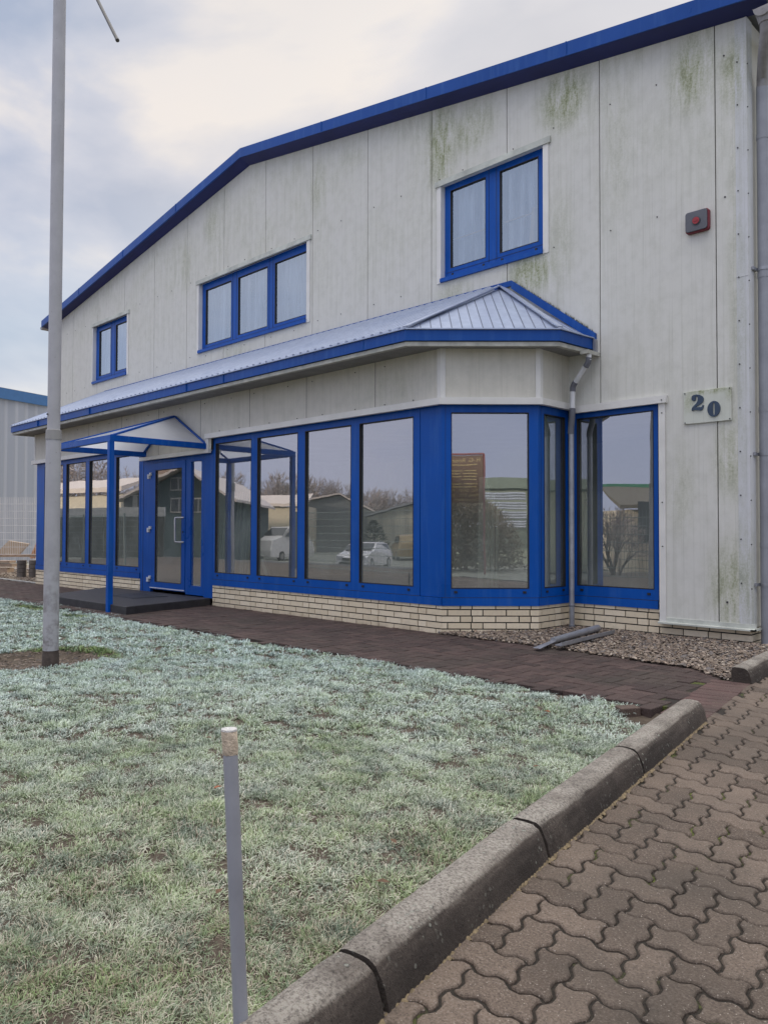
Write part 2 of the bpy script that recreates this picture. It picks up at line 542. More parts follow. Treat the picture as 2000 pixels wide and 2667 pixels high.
# corner trim, base flashing
mb = MB()
mb.box(-2.935, XR + 0.006, yc - 0.006, yc - 0.001, 0.175, zr)
mb.box(XR + 0.001, XR + 0.006, yc - 0.001, yc + 0.13, 0.175, zr)
mb.box(-2.937, XR + 0.008, yc - 0.009, yc - 0.006, 3.55, 3.556)
ct = mb.build('corner_trim', cladding_mat('corner_trim_paint', (0.62, 0.63, 0.66), [(-2.9, 7.73, 5.6, 0.12, 0.5, 0.7), (-2.9, 7.73, 0.6, 0.15, 0.8, 0.6), (-2.9, 7.73, 2.9, 0.08, 2.2, 0.35)]), B)
mb = MB()
mb.prism([(-3.735, yc - 0.012, 0.225), (-3.735, yc - 0.012, 0.185), (-3.735, yc - 0.045, 0.178), (-3.735, yc - 0.045, 0.163), (-3.735, yc + 0.01, 0.163), (-3.735, yc + 0.01, 0.225)], (0.95, 0, 0))
mb.box(XR + 0.008, XR + 0.045, yc - 0.045, 12, 0.163, 0.18)
mb.build('base_flashing', MT['trim_dirty'], B, fix=True)

# ---- screws (copies sharing one mesh)
mb = MB(); mb.tube([(0, 0, 0), (0, -0.008, 0)], 0.0065, 8)
scr_me = None
def screw(x, y, z, r=1.0, rot=0, par=None):
    global scr_me
    par = par or B
    if scr_me is None:
        o = mb.build('screw', MT['screw']); scr_me = o
        o.parent = par
    else:
        o = scr_me.copy(); COL.objects.link(o); o.parent = par
    o.location = Vector((x, y, z)) - par.location
    o.scale = (r, 1, r); o.rotation_euler = (0, 0, rot)
    return o
for i, j in enumerate(joints[:-1]):
    for dx in (0.13, 0.66):
        for z in (5.70, 4.31):
            x = j + dx
            if any(o[0] - 0.08 < x < o[1] + 0.08 for o in opens) or x > -3.1 or z > gz(x) - 0.1 or x < XL + 0.2: continue
            screw(x, yc, z + (0.06 if x > -5 else 0))
for x in (-6.72, -6.33, -5.55): screw(x, yc, 5.71)
for x in (-12.3, -11.6, -11.1, -10.35, -9.75): screw(x, yc, 5.72); 
for x in (-12.3, -11.6, -11.1, -10.35, -9.75): screw(x, yc, 4.26)
screw(-3.04, yc, 5.77, 1.3); screw(-3.04, yc, 4.37, 1.3); screw(-3.05, yc, 0.42, 1.6)
for k in range(13): screw(-2.913, yc - 0.006, 5.65 - 0.42 * k); screw(-2.79, yc - 0.0, 5.60 - 0.42 * k, 1, R(90)).location.x = XR + 0.006 - B.location.x

# ---- upper windows
def win_frame(mb, x0, x1, z0, z1, y, gl, gz0, gz1, t=0.06):
    """frame boxes around the glass openings gl=[(x0,x1)..]; material 0 = paint, 1 = gasket"""
    mb.mi = 0
    mb.box(x0, x1, y, y + t, gz1, z1)
    mb.box(x0, x1, y, y + t, z0, gz0)
    edges = [x0] + [v for g in gl for v in g] + [x1]
    for k in range(0, len(edges), 2):
        mb.box(edges[k], edges[k + 1], y, y + t, gz0, gz1)
    mb.mi = 1
    for a, b in gl:
        g = 0.009
        for bx in ((a, a + g, gz0, gz1), (b - g, b, gz0, gz1), (a + g, b - g, gz0, gz0 + g), (a + g, b - g, gz1 - g, gz1)):
            mb.box(bx[0], bx[1], y - 0.002, y + 0.03, bx[2], bx[3])
    mb.mi = 0

def pane(x0, x1, z0, z1, y, mat, parent):
    m_ = MB(); m_.face([(x0, y, z0), (x1, y, z0), (x1, y, z1), (x0, y, z1)])
    return m_.build('pane', mat, parent)

def curtain_mat():
    m = bpy.data.materials.new('net_curtain'); m.use_nodes = True
    nt = m.node_tree
    for n in list(nt.nodes): nt.nodes.remove(n)
    t = NT(nt)
    o = t.n('ShaderNodeOutputMaterial')
    d = t.n('ShaderNodeBsdfDiffuse'); d.inputs['Color'].default_value = (0.90, 0.95, 1.0, 1)
    tr = t.n('ShaderNodeBsdfTransparent')
    tl = t.n('ShaderNodeBsdfTranslucent'); tl.inputs['Color'].default_value = (0.6, 0.6, 0.62, 1)
    a = t.n('ShaderNodeMixShader'); a.inputs[0].default_value = 0.25; t.l(d.outputs[0], a.inputs[1]); t.l(tl.outputs[0], a.inputs[2])
    b_ = t.n('ShaderNodeMixShader'); t.l(t.rng(t.noise(1.0, 3, 0.5, t.mapv(t.pos(), (13, 0.5, 0.7))), 0.36, 0.60, 0.22, 1.0), b_.inputs[0])
    t.l(tr.outputs[0], b_.inputs[1]); t.l(a.outputs[0], b_.inputs[2])
    t.l(b_.outputs[0], o.inputs['Surface'])
    return m
MT['curtain'] = curtain_mat()
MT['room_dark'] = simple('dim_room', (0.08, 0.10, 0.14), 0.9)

def upper_window(tx0, tx1, gl, gz0, gz1, rx0, rx1, label):
    yf = yc + 0.07
    z0, z1 = 4.40, 5.62
    mb = MB()
    win_frame(mb, rx0, rx1, z0, z1, yf, gl, gz0, gz1)
    # sash joints beside each mullion
    mb.mi = 1
    for k in range(len(gl) - 1):
        a, b = gl[k][1], gl[k + 1][0]
        for x in (a + 0.045, b - 0.05):
            mb.box(x, x + 0.005, yf - 0.003, yf + 0.01, gz0 - 0.07, z1)
    mb.box(rx0 + 0.03, rx1 - 0.03, yf - 0.003, yf + 0.01, gz0 - 0.052, gz0 - 0.048)
    o = mb.build('window', [MT['blue'], MT['gasket']], B)
    o['label'] = label
    # reveal, lintel and side trims
    mb = MB()
    mb.face([(rx0, yc, z0), (rx0, yf, z0), (rx0, yf, z1), (rx0, yc, z1)])
    mb.face([(rx1, yc, z0), (rx1, yf, z0), (rx1, yf, z1), (rx1, yc, z1)])
    mb.face([(rx0, yc, z1), (rx1, yc, z1), (rx1, yf, z1), (rx0, yf, z1)])
    mb.build('reveal', MT['trim'], o)
    mb = MB(); mb.box(tx0 - 0.01, tx1 + 0.03, yc - 0.028, yc + 0.0, 5.605, 5.672)
    mb.box(tx0 - 0.01, tx1 + 0.03, yc - 0.006, yc, 5.672, 5.69)
    mb.build('lintel_trim', MT['trim_dirty'], o)
    for a, b in ((tx0 + 0.01, rx0), (rx1, tx1 - 0.0)):
        mb = MB(); mb.box(a, b, yc - 0.012, yc - 0.001, 4.33, 5.604); mb.build('side_trim', MT['trim'], o)
    mb = MB(); mb.prism([(rx0 + 0.0, yf, 4.42), (rx0, yc - 0.035, 4.385), (rx0, yc - 0.035, 4.335), (rx0, yf, 4.335)], (rx1 - rx0, 0, 0))
    mb.build('sill', MT['blue'], o, fix=True)
    for a, b in gl:
        pane(a, b, gz0, gz1, yf + 0.02, MT['glass_up'], o)
        for x in (a + 0.02, b - 0.05):
            mb = MB(); mb.box(x, x + 0.03, yf - 0.006, yf, gz0 - 0.095, gz0 - 0.07); mb.build('drain_cap', MT['gasket'], o)
    # curtain
    mb = MB()
    n = int((rx1 - rx0) * 60)
    for k in range(n):
        xa, xb = rx0 + (rx1 - rx0) * k / n, rx0 + (rx1 - rx0) * (k + 1) / n
        f = lambda x: yf + 0.17 + 0.030 * math.sin(x * 41 + 1.5 * math.sin(x * 5)) + 0.03 * math.sin(x * 17 + 1.3) + 0.012 * math.sin(x * 91)
        mb.face([(xa, f(xa), 4.42), (xb, f(xb), 4.42), (xb, f(xb), 5.62), (xa, f(xa), 5.62)])
    mb.build('curtain', MT['curtain'], o, smooth=True)
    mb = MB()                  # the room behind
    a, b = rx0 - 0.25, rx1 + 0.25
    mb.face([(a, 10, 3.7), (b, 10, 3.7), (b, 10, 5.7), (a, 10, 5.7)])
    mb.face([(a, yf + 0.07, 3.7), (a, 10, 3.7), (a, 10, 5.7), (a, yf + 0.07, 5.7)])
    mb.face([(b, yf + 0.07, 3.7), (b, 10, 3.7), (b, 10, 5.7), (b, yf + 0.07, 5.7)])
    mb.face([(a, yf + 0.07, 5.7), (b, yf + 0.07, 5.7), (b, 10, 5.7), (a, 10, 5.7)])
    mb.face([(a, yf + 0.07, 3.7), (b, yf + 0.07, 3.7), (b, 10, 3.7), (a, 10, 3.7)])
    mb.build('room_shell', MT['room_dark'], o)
    return o
wr = upper_window(-6.77, -5.05, [(-6.594, -6.018), (-5.804, -5.238)], 4.522, 5.545, -6.69, -5.125, 'two sash window nearest the drainpipe, with a wooden rail behind its net curtain')
wm = upper_window(-12.60, -9.36, [(-12.42, -11.60), (-11.395, -10.547), (-10.35, -9.53)], 4.485, 5.495, -12.53, -9.44, 'three sash window in the middle of the upper wall')
wl = upper_window(-16.92, -15.22, [(-16.72, -16.17), (-15.94, -15.40)], 4.50, 5.505, -16.87, -15.29, 'small two sash window nearest the flagpole')
# wooden things standing on the inner sill of the right window
mb = MB(); mb.tube([(-6.62, yc + 0.165, 4.93), (-5.33, yc + 0.165, 4.93)], 0.012, 10)
tag(mb.build('curtain_rail', simple('rail_wood', (0.50, 0.36, 0.20), 0.6)), 'thin wooden rail behind the net curtain of the right upper window', 'rail')
mb = MB()
mb.tube([(-5.37, yc + 0.15, 4.52), (-5.36, yc + 0.15, 4.70), (-5.35, yc + 0.15, 4.98)], 0.035, 12, True, [0.055, 0.045, 0.03])
tag(mb.build('wooden_vase', simple('pale_wood', (0.66, 0.52, 0.34), 0.6), smooth=True), 'pale wooden turned stand behind the right upper window', 'ornament')

# ================================================================== BAY
def bay_offset(o):             # outline of the bay at outward offset o
    return [(-16.605 - o, yW), (-16.605 - o, yF - o), (C1.x + 0.414 * o, yF - o), (C2.x + o, C2.y - 0.414 * o), (C2.x + o, yW)]
def strip(mb, pts, z0, z1):
    for a, b in zip(pts[:-1], pts[1:]):
        mb.face([(a[0], a[1], z0), (b[0], b[1], z0), (b[0], b[1], z1), (a[0], a[1], z1)])
def ring(mb, o0, o1, z0, z1):
    """solid band following the bay outline, from offset o0 (inner) to o1 (outer)"""
    A, Bp = bay_offset(o0), bay_offset(o1)
    for i in range(len(A) - 1):
        a0, a1, b0, b1 = A[i], A[i + 1], Bp[i], Bp[i + 1]
        mb.raw([(a0[0], a0[1], z0), (a1[0], a1[1], z0), (b1[0], b1[1], z0), (b0[0], b0[1], z0),
                (a0[0], a0[1], z1), (a1[0], a1[1], z1), (b1[0], b1[1], z1), (b0[0], b0[1], z1)],
               [(3, 2, 1, 0), (4, 5, 6, 7), (3, 7, 6, 2), (0, 1, 5, 4)])
# upper cladding of the bay, split in panels
mb = MB()
o = 0.035
pts = bay_offset(o)
Z0, Z1 = 2.53, 3.10
bj = [pts[1][0], -16.62 + 1.1, -14.12, -12.831, -11.565, -10.315, -9.056, -7.818, -6.558, pts[2][0]]
for a, b in zip(bj[:-1], bj[1:]):
    zlow = 2.31 if -12.09 < (a + b) / 2 < -10.02 else Z0
    if a < -12.09 < b:
        mb.face([(a + .004, pts[1][1], Z0), (-12.09, pts[1][1], Z0), (-12.09, pts[1][1], Z1), (a + .004, pts[1][1], Z1)])
        mb.face([(-12.09, pts[1][1], 2.31), (b - .004, pts[1][1], 2.31), (b - .004, pts[1][1], Z1), (-12.09, pts[1][1], Z1)])
    elif a < -10.02 < b:
        mb.face([(a + .004, pts[1][1], 2.31), (-10.02, pts[1][1], 2.31), (-10.02, pts[1][1], Z1), (a + .004, pts[1][1], Z1)])
        mb.face([(-10.02, pts[1][1], Z0), (b - .004, pts[1][1], Z0), (b - .004, pts[1][1], Z1), (-10.02, pts[1][1], Z1)])
    else:
        mb.face([(a + .004, pts[1][1], zlow), (b - .004, pts[1][1], zlow), (b - .004, pts[1][1], Z1), (a + .004, pts[1][1], Z1)])
strip(mb, pts[:2], Z0, Z1); strip(mb, pts[2:], Z0, Z1)
mb.build('bay_wall', MT['clad_low'], B)
mb = MB(); strip(mb, bay_offset(0.015), 2.50, 3.12)
mb.face([(-12.1, yF - 0.015, 2.3), (-10.0, yF - 0.015, 2.3), (-10.0, yF - 0.015, 2.52), (-12.1, yF - 0.015, 2.52)])
mb.build('bay_core', MT['dark'], B)
# corner covers of the bay cladding
for (x, y), w_ in ((bay_offset(0.04)[2], 0.05), (bay_offset(0.04)[3], 0.05), (bay_offset(0.04)[1], 0.05)):
    m_ = MB()
    if abs(x - C1.x) < 0.3:
        m_.prism([(x - w_, y - 0.003, 2.53), (x, y - 0.003, 2.53), (x + w_ * .7 + .002, y + w_ * .7 - .003, 2.53), (x + w_ * .7, y + w_ * .7 + 0.004, 2.53), (x, y + 0.006, 2.53), (x - w_, y + 0.004, 2.53)], (0, 0, 0.57))
    elif x > -6:
        m_.prism([(x - w_ * .7 + .002, y - w_ * .7 - .003, 2.53), (x + .003, y - .003, 2.53), (x + .003, y + w_, 2.53), (x - .004, y + w_, 2.53), (x - .004, y, 2.53), (x - w_ * .7, y - w_ * .7 + .004, 2.53)], (0, 0, 0.57))
    else:
        m_.prism([(x - .003, y + w_, 2.53), (x - .003, y - .003, 2.53), (x + w_, y - .003, 2.53), (x + w_, y + .004, 2.53), (x + .004, y + .004, 2.53), (x + .004, y + w_, 2.53)], (0, 0, 0.57))
    m_.build('corner_cover', MT['trim'], B, fix=True)
# trim board above the windows (steps down over the door)
def trim_run(mb, pts):
    pass
mb = MB()
T = 0.085
tp = bay_offset(T); ti = bay_offset(0.03)
def band(mb, a0, a1, b0, b1, z0, z1):
    mb.raw([(a0[0], a0[1], z0), (a1[0], a1[1], z0), (b1[0], b1[1], z0), (b0[0], b0[1], z0),
            (a0[0], a0[1], z1 ), (a1[0], a1[1], z1), (b1[0], b1[1], z1 - 0.012), (b0[0], b0[1], z1 - 0.012)],
           [(3, 2, 1, 0), (4, 5, 6, 7), (3, 7, 6, 2), (0, 1, 5, 4), (0, 4, 7, 3), (1, 2, 6, 5)])
zt0, zt1 = 2.462, 2.545
band(mb, ti[0], ti[1], tp[0], tp[1], zt0, zt1)
band(mb, ti[1], (-12.11, ti[1][1]), tp[1], (-12.11, tp[1][1]), zt0, zt1)
band(mb, (-10.13, ti[1][1]), ti[2], (-10.13, tp[1][1]), tp[2], zt0, zt1)
band(mb, ti[2], ti[3], tp[2], tp[3], zt0, zt1)
band(mb, ti[3], ti[4], tp[3], tp[4], zt0, zt1)
band(mb, (-12.12, ti[1][1]), (-10.03, ti[1][1]), (-12.12, tp[1][1]), (-10.03, tp[1][1]), 2.25, 2.318)
mb.box(-10.128, -10.05, yF - 0.07, yF - 0.005, 2.28, 2.461)
mb.box(-12.12, -12.05, yF - 0.07, yF - 0.005, 2.319, 2.461)
mb.build('head_trim', MT['trim'], B)
# main wall head trim and side trim of the right window
mb = MB(); mb.box(-4.74, -3.635, yc - 0.045, yc + 0.0, 2.42, 2.497); mb.build('head_trim', MT['trim'], B)
mb = MB(); mb.box(-3.728, -3.66, yc - 0.018, yc - 0.001, 0.165, 2.42); mb.build('side_trim', MT['trim'], B)
screw(-3.68, yc - 0.045, 2.45); screw(-3.69, yc - 0.018, 2.32); screw(-3.69, yc - 0.018, 1.4); screw(-3.69, yc - 0.018, 0.95); 
for x in [-9.8, -9.3, -8.6, -8.0, -7.5, -6.9, -6.4, -5.95]: screw(x, yF - 0.035, 2.556)
for x in [-15.3, -14.6, -13.95, -13.3, -12.65, -11.9, -11.4, -10.9, -10.2, -9.5, -8.95, -8.2, -7.7, -6.9, -6.4]: screw(x, yF - 0.035, 3.0)

# ---- shopfront windows in the long side
ZB, ZT, G0, G1 = 0.298, 2.47, 0.482, 2.385
yg = yF + 0.028
def sill_board(mb, x0, x1, y):
    mb.mi = 0
    mb.box(x0, x1, y - 0.012, y + 0.05, ZB, 0.383)
def drain(par, x, y, z=0.445):
    m_ = MB(); m_.box(x - 0.018, x + 0.018, y - 0.008, y + 0.002, z - 0.012, z + 0.012); m_.build('drain_cap', MT['gasket'], par)
def shop_window(x0, x1, gl, y, label, ztop=ZT, yglass=None):
    mb = MB()
    win_frame(mb, x0, x1, 0.388, ztop, y, gl, G0, G1)
    sill_board(mb, x0, x1, y)
    mb.mi = 1; mb.box(x0, x1, y - 0.0105, y + 0.03, 0.383, 0.388)
    o = mb.build('shop_window', [MT['blue'], MT['gasket']], B)
    o['label'] = label
    for a, b in gl:
        pane(a + 0.004, b - 0.004, G0 + 0.004, G1 - 0.004, y + 0.028, MT['glass'], o)
        drain(o, a + 0.07, y); drain(o, b - 0.07, y)
    return o
sw_r = shop_window(-10.015, -5.885, [(-9.955, -9.058), (-8.92, -8.03), (-7.885, -7.008), (-6.863, -5.98)], yF, 'row of four tall panes between the door and the bay corner')
sw_l = shop_window(-16.60, -12.205, [(-16.205, -15.31), (-15.16, -14.30), (-14.15, -13.25), (-13.09, -12.255)], yF, 'row of four tall panes left of the door')
# blank corner panel
mb = MB()
mb.box(-5.878, -5.575, yF + 0.004, yF + 0.06, 0.388, ZT)
mb.box(-5.575, C1.x, yF - 0.001, yF + 0.06, 0.388, ZT)
mb.box(-5.885, C1.x + 0.0, yF - 0.012, yF + 0.05, ZB, 0.383)
mb.build('corner_panel', MT['blue'], B)
# chamfer and return windows, built in a rotated frame
def local_window(origin, ang, L, gl, label, corner=0.0):
    c, s_ = math.cos(ang), math.sin(ang)
    mb = MB()
    win_frame(mb, 0.0, L, 0.388, ZT, 0, gl, G0, G1)
    sill_board(mb, 0.0, L, 0)
    mb.mi = 1; mb.box(0, L, -0.0105, 0.03, 0.383, 0.388)
    for a, b in gl: mb.box(a - 0.062, a - 0.059, -0.002, 0.01, 0.39, ZT)
    def tf(m_):
        m_.v = [(origin.x + v[0] * c - v[1] * s_, origin.y + v[0] * s_ + v[1] * c, v[2]) for v in m_.v]
        return m_
    o = tf(mb).build('shop_window', [MT['blue'], MT['gasket']], B)
    o['label'] = label
    for a, b in gl:
        m_ = MB(); m_.face([(a, 0.028, G0), (b, 0.028, G0), (b, 0.028, G1), (a, 0.028, G1)]); tf(m_).build('pane', MT['glass'], o)
        for x in (a + 0.05, b - 0.05):
            m_ = MB(); m_.box(x - 0.018, x + 0.018, -0.008, 0.002, 0.433, 0.457); tf(m_).build('drain_cap', MT['gasket'], o)
    return o
sw_c = local_window(C1, R(45), 1.037, [(0.098, 0.938)], 'single pane set across the bay corner, mirroring a brown sign board')
sw_e = local_window(Vector((C2.x, C2.y, 0)), R(90), 0.60, [(0.112, 0.535)], 'narrow pane in the short side of the bay beside the drainpipe')
# right window in the main wall
mb = MB()
win_frame(mb, -4.80, -3.762, 0.388, 2.43, yW - 0.0, [(-4.72, -3.81)], 0.497, 2.368)
sill_board(mb, -4.80, -3.765, yW)
mb.mi = 1; mb.box(-4.80, -3.765, yW - 0.0105, yW + 0.03, 0.383, 0.388)
sw_w = mb.build('shop_window', [MT['blue'], MT['gasket']], B)
sw_w['label'] = 'single tall pane right of the corner drainpipe'
m_ = MB(); m_.face([(-4.72, yW + 0.040, 0.497), (-3.81, yW + 0.012, 0.497), (-3.81, yW + 0.012, 2.368), (-4.72, yW + 0.040, 2.368)]); m_.build('pane', MT['glass'], sw_w)
drain(sw_w, -4.66, yW, 0.45); drain(sw_w, -3.87, yW, 0.45)

# ---- door unit
mb = MB()
y = yF
def frame_with_hole(mb, x0, x1, z0, z1, hx0, hx1, hz0, hz1, y, t):
    mb.box(x0, hx0, y, y + t, z0, z1); mb.box(hx1, x1, y, y + t, z0, z1)
    mb.box(hx0, hx1, y, y + t, z0, hz0); mb.box(hx0, hx1, y, y + t, hz1, z1)
mb.mi = 0
mb.box(-12.20, -11.862, y + 0.004, y + 0.06, 0.10, 2.26)          # left jamb
mb.box(-11.862, -10.0, y + 0.004, y + 0.06, 2.205, 2.46)          # head
mb.box(-10.255, -10.02, y + 0.0, y + 0.06, 0.10, 2.46)            # right post
frame_with_hole(mb, -10.775, -10.26, 0.12, 2.205, -10.635, -10.335, 0.258, 2.16, y + 0.002, 0.058)
mb.mi = 1
mb.box(-12.115, -12.108, y + 0.0005, y + 0.01, 0.10, 2.25)
mb.box(-10.26, -10.255, y + 0.001, y + 0.03, 0.12, 2.25)
mb.box(-10.781, -10.775, y + 0.004, y + 0.03, 0.12, 2.20)
dfr = mb.build('door_frame', [MT['blue'], MT['gasket']], B)
pane(-10.635, -10.335, 0.258, 2.16, y + 0.03, MT['glass'], dfr)
mb = MB()
frame_with_hole(mb, -11.858, -10.782, 0.15, 2.20, -11.705, -10.885, 0.267, 2.083, y - 0.006, 0.055)
mb.mi = 1
g = 0.009
for bx in ((-11.705, -11.696, 0.267, 2.083), (-10.894, -10.885, 0.267, 2.083), (-11.696, -10.894, 0.267, 0.276), (-11.696, -10.894, 2.074, 2.083)):
    mb.box(bx[0], bx[1], y - 0.007, y + 0.02, bx[2], bx[3])
mb.mi = 0
door = mb.build('door', [MT['blue'], MT['gasket']], B)
pane(-11.70, -10.89, 0.27, 2.08, y + 0.015, MT['glass'], door)
mb = MB(); mb.box(-11.85, -10.79, y - 0.016, y - 0.006, 0.165, 0.178); mb.build('weather_bar', MT['white_pipe'], door)
hx = -10.90; hy = y - 0.095
mb = MB()
pts = []
for (x, yy, z) in ((-10.83, y - 0.006, 1.30), (-10.875, hy + 0.01, 1.30)): pts.append((x, yy, z))
pts = [(-10.82, y - 0.004, 1.30), (-10.90, hy + 0.02, 1.30), (-10.918, hy, 1.295), (-10.922, hy - 0.003, 1.27), (-10.922, hy - 0.003, 0.95), (-10.918, hy, 0.925), (-10.90, hy + 0.02, 0.92), (-10.82, y - 0.004, 0.92)]
mb.tube(pts, 0.015, 12)
mb.build('handle', MT['steel'], door, smooth=True)
for z in (2.0, 1.12, 0.31):
    mb = MB(); mb.box(-11.925, -11.875, y - 0.036, y + 0.004, z - 0.05, z + 0.025); mb.box(-11.868, -11.815, y - 0.032, y - 0.005, z + 0.0, z + 0.05)
    mb.build('hinge', MT['white_pipe'], door, bevel=0.004)
mb = MB(); mb.tube([(-10.835, y - 0.007, 1.08), (-10.835, y - 0.016, 1.08)], 0.013, 12); mb.build('lock', MT['gasket'], door)

# ---- brick plinth (real bricks with open dark joints)
def brick_mat():
    m, nt, b = new_mat('cream_brick'); t = NT(nt)
    at = t.n('ShaderNodeAttribute'); at.attribute_name = 'rnd'
    p = t.pos()
    c = t.mix(at.outputs['Fac'], (0.66, 0.56, 0.40), (0.79, 0.69, 0.52))
    c = t.mix(t.rng(t.noise(22, 6, 0.7), 0.5, 0.8, 0, 0.45), c, (0.38, 0.33, 0.27))
    z = t.sep(p)['Z']
    dirt = t.math('MULTIPLY', t.rng(z, 0.0, 0.07, 0.5, 0.0), t.rng(t.noise(5, 4, 0.6), 0.3, 0.7))
    c = t.mix(dirt, c, (0.22, 0.17, 0.11))
    t.l(c, b.inputs['Base Color'])
    b.inputs['Roughness'].default_value = 0.75
    h = t.noise(1.0, 6, 0.7, t.mapv(p, (35, 35, 140)))
    t.bump(h, 0.6, 0.004, b)
    return m
MT['brick'] = brick_mat()
def add_attr(o, name, vals):
    at = o.data.attributes.new(name, 'FLOAT', 'FACE')
    at.data.foreach_set('value', vals)
def plinth(parent, runs):
    mb = MB(); rv = []
    jz = [0.2665, 0.1965, 0.1265, 0.0565]
    rows = [(0.265, 0.297), (0.195, 0.252), (0.125, 0.182), (0.055, 0.112), (-0.015, 0.042), (-0.085, -0.028)]
    for (ox, oy, ang, L) in runs:
        c, s_ = math.cos(ang), math.sin(ang)
        for ri, (z0, z1) in enumerate(rows):
            x = -[0.30, 0.185, 0.30, 0.185, 0.30, 0.185][ri]
            k = 0
            seq = (0.24, 0.24, 0.115)
            while x < L:
                l = seq[k % 3]; k += 1
                a, b = max(x, 0.0), min(x + l, L)
                if b - a > 0.02:
                    d = random.uniform(-0.0015, 0.0015)
                    vs = []
                    for (px, py, pz) in [(a, d, z0), (b, d, z0), (b, d, z1), (a, d, z1), (a, 0.05, z0), (b, 0.05, z0), (b, 0.05, z1), (a, 0.05, z1)]:
                        vs.append((ox + px * c - py * s_, oy + px * s_ + py * c, pz))
                    mb.raw(vs, [(0, 1, 2, 3), (0, 4, 5, 1), (1, 5, 6, 2), (2, 6, 7, 3), (3, 7, 4, 0)])
                    rv += [random.random()] * 5
                x += l + 0.012
    o = mb.build('brick_plinth', MT['brick'], parent)
    add_attr(o, 'rnd', rv)
    mb = MB()
    for (ox, oy, ang, L) in runs:
        c, s_ = math.cos(ang), math.sin(ang)
        mb.face([(ox + px * c - 0.012 * s_, oy + px * s_ + 0.012 * c, pz) for px, pz in ((0, -0.15), (L, -0.15), (L, 0.297), (0, 0.297))])
    mb.build('mortar', MT['dark'], o)
    return o
plinth(B, [(-16.60, yW, R(-90), 1.333), (-16.60, yF, 0, 4.395)])
plinth(B, [(-10.01, yF, 0, 4.448), (C1.x, C1.y, R(45), 1.037), (C2.x, C2.y, R(90), 0.605)])
plinth(B, [(-4.83, yW, 0, 1.985), (-2.85, yW, R(90), 6.0)])

# ---- interior seen through the glass
mb = MB()
mb.face([(-16.5, 6.53, 0.14), (-5.62, 6.53, 0.14), (-4.92, 7.23, 0.14), (-4.91, 7.84, 0.14), (-2.95, 7.84, 0.14), (-2.95, 12, 0.14), (-16.5, 12, 0.14)])
mb.build('room_floor', MT['room_floor'], B)
mb = MB()
mb.face([(-16.5, 12, 0.1), (-2.95, 12, 0.1), (-2.95, 12, 2.6), (-16.5, 12, 2.6)])
mb.face([(-2.95, 7.84, 0.1), (-2.95, 12, 0.1), (-2.95, 12, 2.6), (-2.95, 7.84, 2.6)])
mb.face([(-16.5, 12, 0.1), (-16.5, 6.52, 0.1), (-16.5, 6.52, 2.6), (-16.5, 12, 2.6)])
mb.face([(-16.5, 6.52, 2.6), (-5.62, 6.53, 2.6), (-4.92, 7.23, 2.6), (-4.91, 7.84, 2.6), (-2.95, 7.84, 2.6), (-2.95, 12, 2.6), (-16.5, 12, 2.6)])
mb.face([(-12.2, 6.55, 0.1), (-12.2, 10, 0.1), (-12.2, 10, 2.6), (-12.2, 6.55, 2.6)])
mb.face([(-3.74, 7.84, 0.1), (-2.9, 7.84, 0.1), (-2.9, 7.84, 2.6), (-3.74, 7.84, 2.6)])
mb.build('room_wall', MT['room'], B)

# ---- bay roof
ZE, ZE1, ZA = 3.10, 3.21, 4.06
E0 = Vector((-16.81, 6.0, ZE1)); E1 = Vector((-5.665, 6.0, ZE1)); E1.x = -5.655; E2 = Vector((-4.507, 7.106, ZE1)); E3 = Vector((-4.465, yc, ZE1)); E00 = Vector((-16.81, yc, ZE1))
E1 = Vector((-5.66, 5.965, ZE1))
E0.y = 5.985
AL = Vector((-16.28, yc, 4.07)); AR = Vector((-5.745, yc, ZA))
mb = MB()
mb.face([E0, E1, AR, AL]); mb.face([E1, E2, AR]); mb.face([E2, E3, AR]); mb.face([E00, E0, AL])
rr = mb.build('bay_roof', MT['roof'], B)
# ribs of the trapezoidal sheet
def ribs(A, Bv, apexL, apexR, parent, pitch=0.135, name='sheet_ribs', rib=(0.036, 0.018, 0.040), jm=False, sh=0.5):
    """ribs up the slope of the plane with eave A-B; clipped by lines A-apexL and B-apexR"""
    mb = MB()
    A, Bv, aL, aR = map(Vector, (A, Bv, apexL, apexR))
    e = (Bv - A); L = e.length; e.normalize()
    nrm = e.cross(aL - A).normalized()
    if nrm.z < 0: nrm = -nrm
    upv = nrm.cross(e).normalized()
    if upv.z < 0: upv = -upv
    def loc(p): d = p - A; return d.dot(e), d.dot(upv)
    (xl, hl), (xr, hr) = loc(aL), loc(aR)
    n = int(L / pitch)
    for k in range(n + 1):
        x = (k + sh) * pitch
        if x > L - 0.02: break
        h = max(hl, hr)
        if x < xl: h = hl * x / xl
        if x > xr: h = hr * (L - x) / (L - xr)
        if xl <= x <= xr and xr > xl: h = hl + (hr - hl) * (x - xl) / (xr - xl)
        if h < 0.08: continue
        w0, w1, t = rib
        vs = []
        for hh in (0.01, h - 0.03):
            for dx, dz in ((-w0, 0.0), (-w1, t), (w1, t), (w0, 0.0)):
                vs.append(A + e * (x + dx) + upv * hh + nrm * dz)
        mb.raw(vs, [(0, 1, 2, 3), (4, 7, 6, 5), (0, 4, 5, 1), (1, 5, 6, 2), (2, 6, 7, 3)])
    o_ = mb.build(name, MT['lap_shade'] if jm else MT['roof'], parent, fix=True)
    return o_
ribs(E0, E1, AL, AR, rr, 0.1375, 'sheet_ribs')
ribs(E0, E1, AL, AR, rr, 0.1375, 'sheet_ribs', (0.011, 0.010, 0.003), True, 0.83)  # thin dark strips painted as shade beside each rib, not joints
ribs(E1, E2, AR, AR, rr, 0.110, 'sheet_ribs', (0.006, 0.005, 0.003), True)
ribs(E2, E3, AR, AR, rr, 0.15, 'sheet_ribs', (0.005, 0.004, 0.003), True)
